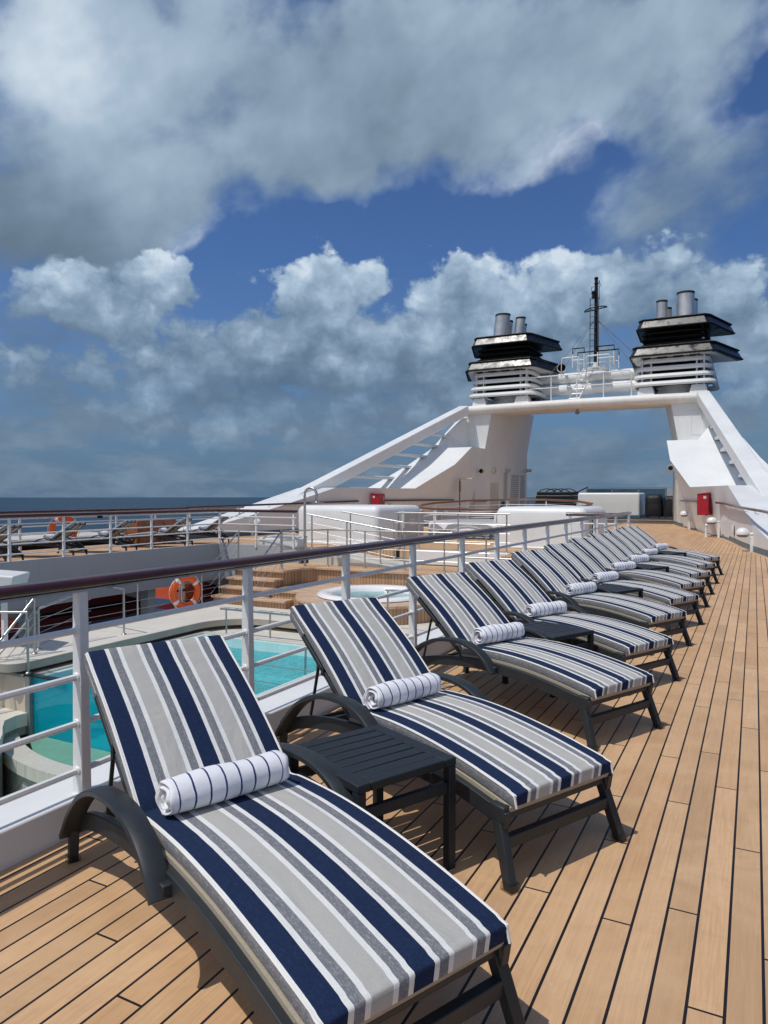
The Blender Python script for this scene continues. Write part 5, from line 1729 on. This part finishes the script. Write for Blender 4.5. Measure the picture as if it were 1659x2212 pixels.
    o3_ = inner(y, z)
    cm = thing('floodlight', 'round floodlight on a bracket high on the inner face of the %s tower' % side, 'floodlight', (X(o3_ - 0.25), y - 0.1, z), 0, 'tower floodlights')
    obj('lamp_body', MB().lathe([(0.12, 0.2), (0.16, 0.0), (0.13, -0.10)], n=16, axis='Y'), M_OFFW, cm, smooth=40)
    obj('lens', MB().lathe([(0.002, -0.115), (0.10, -0.112), (0.125, -0.101)], n=16, axis='Y', caps=False), M_BLACKM, cm)
    obj('bracket', MB().tube([(0, 0.1, 0), (sg * 0.30, 0.12, -0.05)], 0.04, 8), M_OFFW, cm)
    if sg < 0:
        for y, z, nm in ((42.9, 3.1, 'near'), (46.0, 3.2, 'far')):
            xx = X(5.0 if y < 44 else 4.55)
            cm = thing('deck_lamp', 'grey deck lamp above the louvre on the left tower, the %s one' % nm, 'lamp', (xx, y, z), 0, 'lamps above the louvre')
            obj('lamp_body', MB().box((0.25, 0, 0.03), (0.36, 0.26, 0.2)), M_GREYP, cm, bevel=0.04)
            obj('bracket', MB().tube([(-0.15, 0, -0.1), (0.2, 0, -0.04)], 0.035, 8), M_GREYP, cm)
        y, z = 41.3, 3.1
        cm = thing('wall_speaker', 'round pale wall speaker on the inner face of the left tower', 'speaker', (X(5.2), y, z))
        obj('case', MB().lathe([(0.2, -0.1), (0.2, 0.16), (0.15, 0.22)], n=18, axis='X'), M_OFFW, cm, smooth=40)
        obj('grille', MB().lathe([(0.002, 0.225), (0.14, 0.222)], n=18, axis='X', caps=False), M_GREYP, cm)

# shower sign post on the left wall
sg_ = thing('wall_sign', 'brown notice and bracket hanging by the doorway of the left wall', 'sign', (-14.35, 36.6, 0.6))
obj('pole', MB().tube([(0, 0, 0.0), (0, 0, 1.9)], 0.03, 8), M_MAHOG, sg_)
obj('plate', MB().bx(-0.02, 0.05, -0.08, 0.08, 1.2, 1.75), M_LOCKER, sg_, bevel=0.006)
obj('bracket', MB().bx(-0.1, 0.75, -0.04, 0.04, 1.88, 1.95), M_OFFW, sg_, bevel=0.006)

# stacked furniture under black covers at the far end
def cover_stack(label, x0, x1, y0, y1, h, seed):
    rnd = random.Random(seed)
    t = thing('covered_furniture', label, 'covered furniture', ((x0 + x1) / 2, (y0 + y1) / 2, 0.10), 0, 'furniture stacks under black covers')
    w, d = x1 - x0, y1 - y0
    rings = []
    for z, k in ((0.08, 1.0), (0.25, 1.03), (h * 0.55, 1.0), (h * 0.62, 0.97), (h * 0.8, 0.96), (h * 0.93, 0.86), (h, 0.62)):
        rings.append([(x * k + rnd.uniform(-0.03, 0.03), y * k + rnd.uniform(-0.03, 0.03), z + rnd.uniform(-0.03, 0.03) * (z > 0.3)) for x, y in rrect(w / 2, -d / 2, d / 2, 0.22, 5)])
    obj('cover', MB().loft(rings), M_COVER, t, smooth=50)
    for x in (-w / 2 + 0.15, w / 2 - 0.15):
        obj('leg', MB().box((x, -d / 2 + 0.12, 0.05), (0.06, 0.06, 0.11)), M_BLACKM, t)
    return t


cover_stack('black covered stack of furniture, left of a pair beside the cream housing', -6.45, -5.42, 50.0, 51.3, 1.56, 3)
cover_stack('black covered stack of furniture, right of a pair beside the cream housing', -5.36, -4.45, 50.1, 51.3, 1.46, 5)
lp = thing('lounger_pile', 'pile of dark stacked lounger frames left of the cream housing', 'lounger pile', (-12.6, 50.9, 0.10))
for k in range(6):
    obj('stacked_frame', MB().box((0.02 * k, 0.05 * (k % 2), 0.28 + 0.27 * k), (2.9 - 0.06 * k, 1.6, 0.245)), M_COVER, lp, bevel=0.05)
for k in range(4):
    x = -0.7 + 0.42 * k
    mb = MB().tube(catmull([(x - 0.55, -0.5 + 0.3 * k, 1.55), (x - 0.25, -0.5 + 0.3 * k, 1.86), (x + 0.3, -0.5 + 0.3 * k, 1.96), (x + 0.8, -0.5 + 0.3 * k, 1.75), (x + 1.1, -0.5 + 0.3 * k, 1.52)], 5), 0.035, 6)
    obj('frame_arm', mb, M_BLACKM, lp, smooth=60)
obj('frame_arm', MB().beam((1.1, -0.3, 1.5), (2.3, -0.3, 2.08), 0.09, 0.07), M_BLACKM, lp)
for x, y in ((-1.4, -0.7), (1.4, -0.7), (-1.4, 0.7), (1.4, 0.7)):
    obj('leg', MB().box((x, y, 0.10), (0.08, 0.08, 0.2)), M_BLACKM, lp)
ws = thing('glass_windbreak', 'grey framed glass windbreak behind the cream housing', 'windbreak', (-8.2, 59.0, 0.10))
ws.location.z = -0.07
for x in (-3.9, -1.9, 0.1, 2.1):
    obj('post', MB().bx(x - 0.05, x + 0.05, -0.05, 0.05, 0, 2.22), M_GREY, ws)
for x in (-3.85, -1.85, 0.15):
    obj('pane', MB().bx(x + 0.004, x + 1.892, -0.015, 0.015, 0.1, 2.18), M_GLASS2, ws, smooth=0)
obj('side_panel', MB().bx(2.16, 3.1, -0.02, 2.3, 0.0, 2.2), M_GREYP, ws, smooth=0)
obj('top_bar', MB().bx(-3.95, 2.15, -0.06, 0.06, 2.221, 2.28), M_GREY, ws)
railing('white railing at the stern edge behind the covered furniture', [(-18.2, 66), (0.6, 66)], [(x, 66, pi / 2) for x in (-17, -14, -11, -8, -5.2, -4.4, -3.6, -2)], (0.9, 0.65, 0.4, 0.2), 'white deck railings')

# seated person behind the ring railing
def person():
    bm_v = [(0, 0, 0.50), (0.02, 0.0, 0.72), (0.05, -0.02, 0.95), (0.08, -0.03, 1.03), (0.10, -0.05, 1.10), (0.11, -0.06, 1.20),
            (0.10, 0.20, 0.93), (0.05, 0.30, 0.68), (-0.16, 0.34, 0.56), (-0.26, 0.32, 0.55),
            (0.02, -0.22, 0.93), (-0.10, -0.34, 0.72), (-0.34, -0.30, 0.60), (-0.43, -0.28, 0.59),
            (-0.05, 0.11, 0.48), (-0.44, 0.16, 0.50), (-0.50, 0.16, 0.10), (-0.62, 0.17, 0.05),
            (-0.05, -0.11, 0.48), (-0.44, -0.16, 0.50), (-0.46, -0.16, 0.10), (-0.58, -0.18, 0.05)]
    rad = [.15, .15, .16, .07, .06, .07, .065, .05, .04, .035, .065, .05, .04, .035, .09, .065, .045, .035, .09, .065, .045, .035]
    es = [(0, 1), (1, 2), (2, 3), (3, 4), (4, 5), (2, 6), (6, 7), (7, 8), (8, 9), (2, 10), (10, 11), (11, 12), (12, 13), (0, 14), (14, 15), (15, 16), (16, 17), (0, 18), (18, 19), (19, 20), (20, 21)]
    me = bpy.data.meshes.new('person')
    me.from_pydata(bm_v, es, [])
    o = bpy.data.objects.new('person', me)
    COL.objects.link(o)
    sk = o.modifiers.new('Skin', 'SKIN')
    for i, r in enumerate(rad):
        me.skin_vertices[0].data[i].radius = (r, r)
    me.skin_vertices[0].data[0].use_root = True
    sub = o.modifiers.new('Sub', 'SUBSURF')
    sub.levels = sub.render_levels = 2
    me.materials.append(M_NAVY)
    tag(o, 'person with dark hair in dark clothing sitting behind the ring railing', 'person')
    hd = obj('head', MB().sphere((0.10, -0.06, 1.21), 0.095, 16, 12, 1.22), M_SKIN, o, smooth=180)
    hr = obj('hair', MB().sphere((0.125, -0.06, 1.235), 0.112, 16, 12, 1.12), M_HAIR, o, smooth=180)
    obj('nose', MB().box((0.0, -0.06, 1.20), (0.03, 0.025, 0.035)), M_SKIN, o, bevel=0.008)
    for y in (-0.27, 0.33):
        hnd = MB().sphere((-0.29 if y > 0 else -0.46, y, 0.55 if y > 0 else 0.59), 0.045, 10, 8, 0.6)
        for k in range(5):
            hnd.tube([(-0.30 if y > 0 else -0.47, y - 0.035 + 0.017 * k, 0.55 if y > 0 else 0.59), (-0.37 if y > 0 else -0.54, y - 0.038 + 0.019 * k, 0.53 if y > 0 else 0.565)], 0.009, 6)
        obj('hand', hnd, M_SKIN, o, smooth=60)
    return o


p_ = person()
p_.location = (-10.55, 32.0, 0.0)
p_.rotation_euler = (0, 0, radians(20))
st = thing('deck_stool', 'dark stool under the seated person', 'stool', (-10.52, 32.0, 0))
obj('seat', MB().bx(-0.22, 0.24, -0.24, 0.24, 0.34, 0.385), M_COVER, st, bevel=0.01)
for x in (-0.18, 0.2):
    for y in (-0.2, 0.2):
        obj('leg', MB().box((x, y, 0.17), (0.04, 0.04, 0.34)), M_COVER, st)

# ------------------------------------------------------------------ far side: locker, lifebuoys, lifeboats
lk = thing('wooden_locker', 'varnished brown wooden locker against the far outboard railing', 'locker', (-17.55, 17.2, 0))
obj('carcass', MB().bx(-0.3, 0.28, -0.85, 0.85, 0.03, 0.80), M_LOCKER, lk, bevel=0.01)
for k in range(3):
    y0 = -0.80 + 0.54 * k
    obj('door', MB().bx(0.281, 0.30, y0, y0 + 0.52, 0.08, 0.76), M_LOCKER, lk, bevel=0.008)
obj('plinth', MB().bx(-0.28, 0.26, -0.83, 0.83, 0.0, 0.03), M_BLACKM, lk)


def lifebuoy(label, loc, rz, R=0.36, r=0.085, tilt=0.0):
    t = thing('lifebuoy', label, 'lifebuoy', loc, rz, 'orange lifebuoys')
    t.rotation_euler = (0, tilt, rz)
    P = lambda a, rr=R: (0, rr * cos(a), rr * sin(a))
    n = 40
    mb = MB()
    rings = []
    for i in range(n):
        a = 2 * pi * i / n
        rings.append([(r * 0.8 * cos(b), (R + r * sin(b)) * cos(a), (R + r * sin(b)) * sin(a)) for b in [2 * pi * j / 12 for j in range(12)]])
    mb.loft(rings + [rings[0]], caps=False)
    obj('ring', mb, M_ORANGE, t, smooth=180)
    for k in range(4):
        a0 = radians(38 + 90 * k)
        rr = []
        for i in range(5):
            a = a0 + (i - 2) * 0.055
            rr.append([((r * 0.8 + 0.004) * cos(b), (R + (r + 0.005) * sin(b)) * cos(a), (R + (r + 0.005) * sin(b)) * sin(a)) for b in [2 * pi * j / 12 for j in range(12)]])
        obj('reflective_band', MB().loft(rr, caps=False), M_REFL, t, smooth=180)
    pts = []
    for i in range(48):
        a = 2 * pi * i / 48
        pts.append((0.02, (R + r + 0.012 + 0.035 * abs(sin(2 * (a - radians(38))))) * cos(a), (R + r + 0.012 + 0.035 * abs(sin(2 * (a - radians(38))))) * sin(a)))
    obj('grab_line', MB().tube(pts, 0.008, 5, closed=True), M_REFL, t)
    return t


lifebuoy('orange lifebuoy with silver bands on the steel rail of the pool deck', (-12.82, 13.72, -0.86), radians(-14), 0.355, 0.085)
fr_ = thing('lifebuoy_bracket', 'grey metal bracket behind the pool deck lifebuoy', 'bracket', (-12.98, 13.72, -1.26))
obj('frame', MB().bx(-0.05, 0.0, -0.16, -0.08, 0.0, 0.75).bx(-0.05, 0.0, 0.06, 0.14, 0.0, 0.75).bx(-0.05, 0.0, -0.16, 0.14, 0.40, 0.46), M_GREYP, fr_)
lifebuoy('orange lifebuoy hanging on the far outboard railing behind the loungers', (-18.16, 14.35, 0.58), radians(-10), 0.36, 0.085)
sq = thing('small_sign', 'small square black and white sign on the far outboard railing', 'sign', (-18.3, 15.8, 0.98))
obj('plate', MB().bx(-0.01, 0.01, -0.09, 0.09, -0.1, 0.1), M_BLACKM, sq)
obj('symbol', MB().lathe([(0.002, 0.013), (0.05, 0.013)], n=14, axis='X', caps=False).lathe([(0.05, 0.0105), (0.05, 0.013)], n=14, axis='X'), M_SIGN, sq)


def lifeboat(label, y0, y1):
    t = thing('lifeboat', label, 'lifeboat', (-20.0, (y0 + y1) / 2, -2.75), 0, 'orange lifeboats slung below the far deck')
    L = y1 - y0
    rings = []
    for f, kw, zt in ((0.0, 0.62, 0.42), (0.06, 0.86, 0.55), (0.16, 1.0, 1.3), (0.84, 1.0, 1.3), (0.94, 0.86, 0.6), (1.0, 0.5, 0.42)):
        y = (f - 0.5) * L
        w = 1.62 * kw
        rings.append([(-w * 0.55, y, 0.0), (w * 0.55, y, 0.0), (w, y, 0.4), (w, y, zt)])
    hull = MB().loft(rings)
    obj('hull', hull, M_BOATSHADE, t, smooth=30)  # side shade put into the hull colour; low ends leave the canopy orange
    rings = []
    for f, kw, zt in ((0.0, 0.60, 1.05), (0.05, 0.84, 1.55), (0.17, 0.97, 2.0), (0.84, 0.97, 2.0), (0.95, 0.82, 1.6), (1.0, 0.48, 1.1)):
        y = (f - 0.5) * L
        w = 1.58 * kw
        zb = 0.40
        rings.append([(-w, y, zb), (w, y, zb), (w * 0.98, y, zb + (zt - zb) * 0.6), (w * 0.62, y, zt), (-w * 0.62, y, zt), (-w * 0.98, y, zb + (zt - zb) * 0.6)])
    obj('canopy', MB().loft(rings), M_BOAT, t, smooth=25)
    obj('fender', MB().bx(1.50, 1.64, -L * 0.36, L * 0.36, 0.72, 0.9), M_BLACKM, t, bevel=0.03)
    for y in (-L * 0.2, 0.05, L * 0.25):
        obj('window', MB().bx(1.30, 1.512, y - 0.25, y + 0.25, 1.35, 1.6), M_BLACKM, t, bevel=0.03)
    for y in (-L * 0.33, L * 0.33):
        obj('lifting_hook', MB().tube([(0, y, 1.9), (0, y, 3.2)], 0.05, 6), M_GREY, t)
    return t


lifeboat('orange lifeboat slung outboard below the far deck, at the left edge', 12.9, 18.6)
lifeboat('orange lifeboat slung outboard below the far deck, behind the lifebuoy', 20.2, 27.0)
for i, y in enumerate((11.14, 14.96, 18.4)):
    dv = thing('davit_post', ['grey davit post under the far deck, leftmost', 'grey davit post under the far deck between the stair rails and the lifebuoy', 'grey davit post under the far deck right of the lifebuoy'][i], 'davit', (-15.4, y, -3.6), 0, 'davit posts below the far deck')
    obj('column', MB().bx(-0.16, 0.16, -0.14, 0.14, 0.0, 2.81), M_GREYP, dv, bevel=0.02)
    obj('arm', MB().hexa([(-3.0, -0.1, 2.55), (0.0, -0.1, 2.2), (0.0, 0.1, 2.2), (-3.0, 0.1, 2.55), (-3.0, -0.1, 2.75), (0.0, -0.1, 2.75), (0.0, 0.1, 2.75), (-3.0, 0.1, 2.75)]), M_GREYP, dv, bevel=0.02)
# weathered mooring platforms outboard of the far railing
for k, (y0, y1, lab) in enumerate(((7.0, 17.6, 'weathered pale mooring platform with black bollards outboard of the far railing, on the left'), (21.2, 27.5, 'weathered pale mooring platform with a chain outboard of the far railing, on the right'))):
    op = thing('mooring_platform', lab, 'platform', (-20.4, y0, 0.0), 0, 'mooring platforms outboard of the far railing')
    obj('top', MB().bx(-0.9, 1.2, 0.0, y1 - y0, 0.16, 0.30), M_OFFW, op, bevel=0.03)
    obj('side', MB().bx(1.0, 1.19, 0.05, y1 - y0 - 0.05, -0.25, 0.159), M_BLACKM, op)
    for j in range(int((y1 - y0) / 2.4)):
        obj('bollard', MB().lathe([(0.08, 0.30), (0.08, 0.42), (0.13, 0.44), (0.13, 0.48), (0.08, 0.50)], (0.9, 1.1 + 2.3 * j, 0), 12), M_BLACKM, op)
    if k:
        obj('chain', MB().tube(catmull([(1.75, -2.6, 0.75), (1.5, -1.2, 0.50), (1.3, 0.2, 0.46), (1.3, 1.4, 0.62), (1.6, 2.8, 1.05)], 6), 0.03, 6), M_ROPE, op)
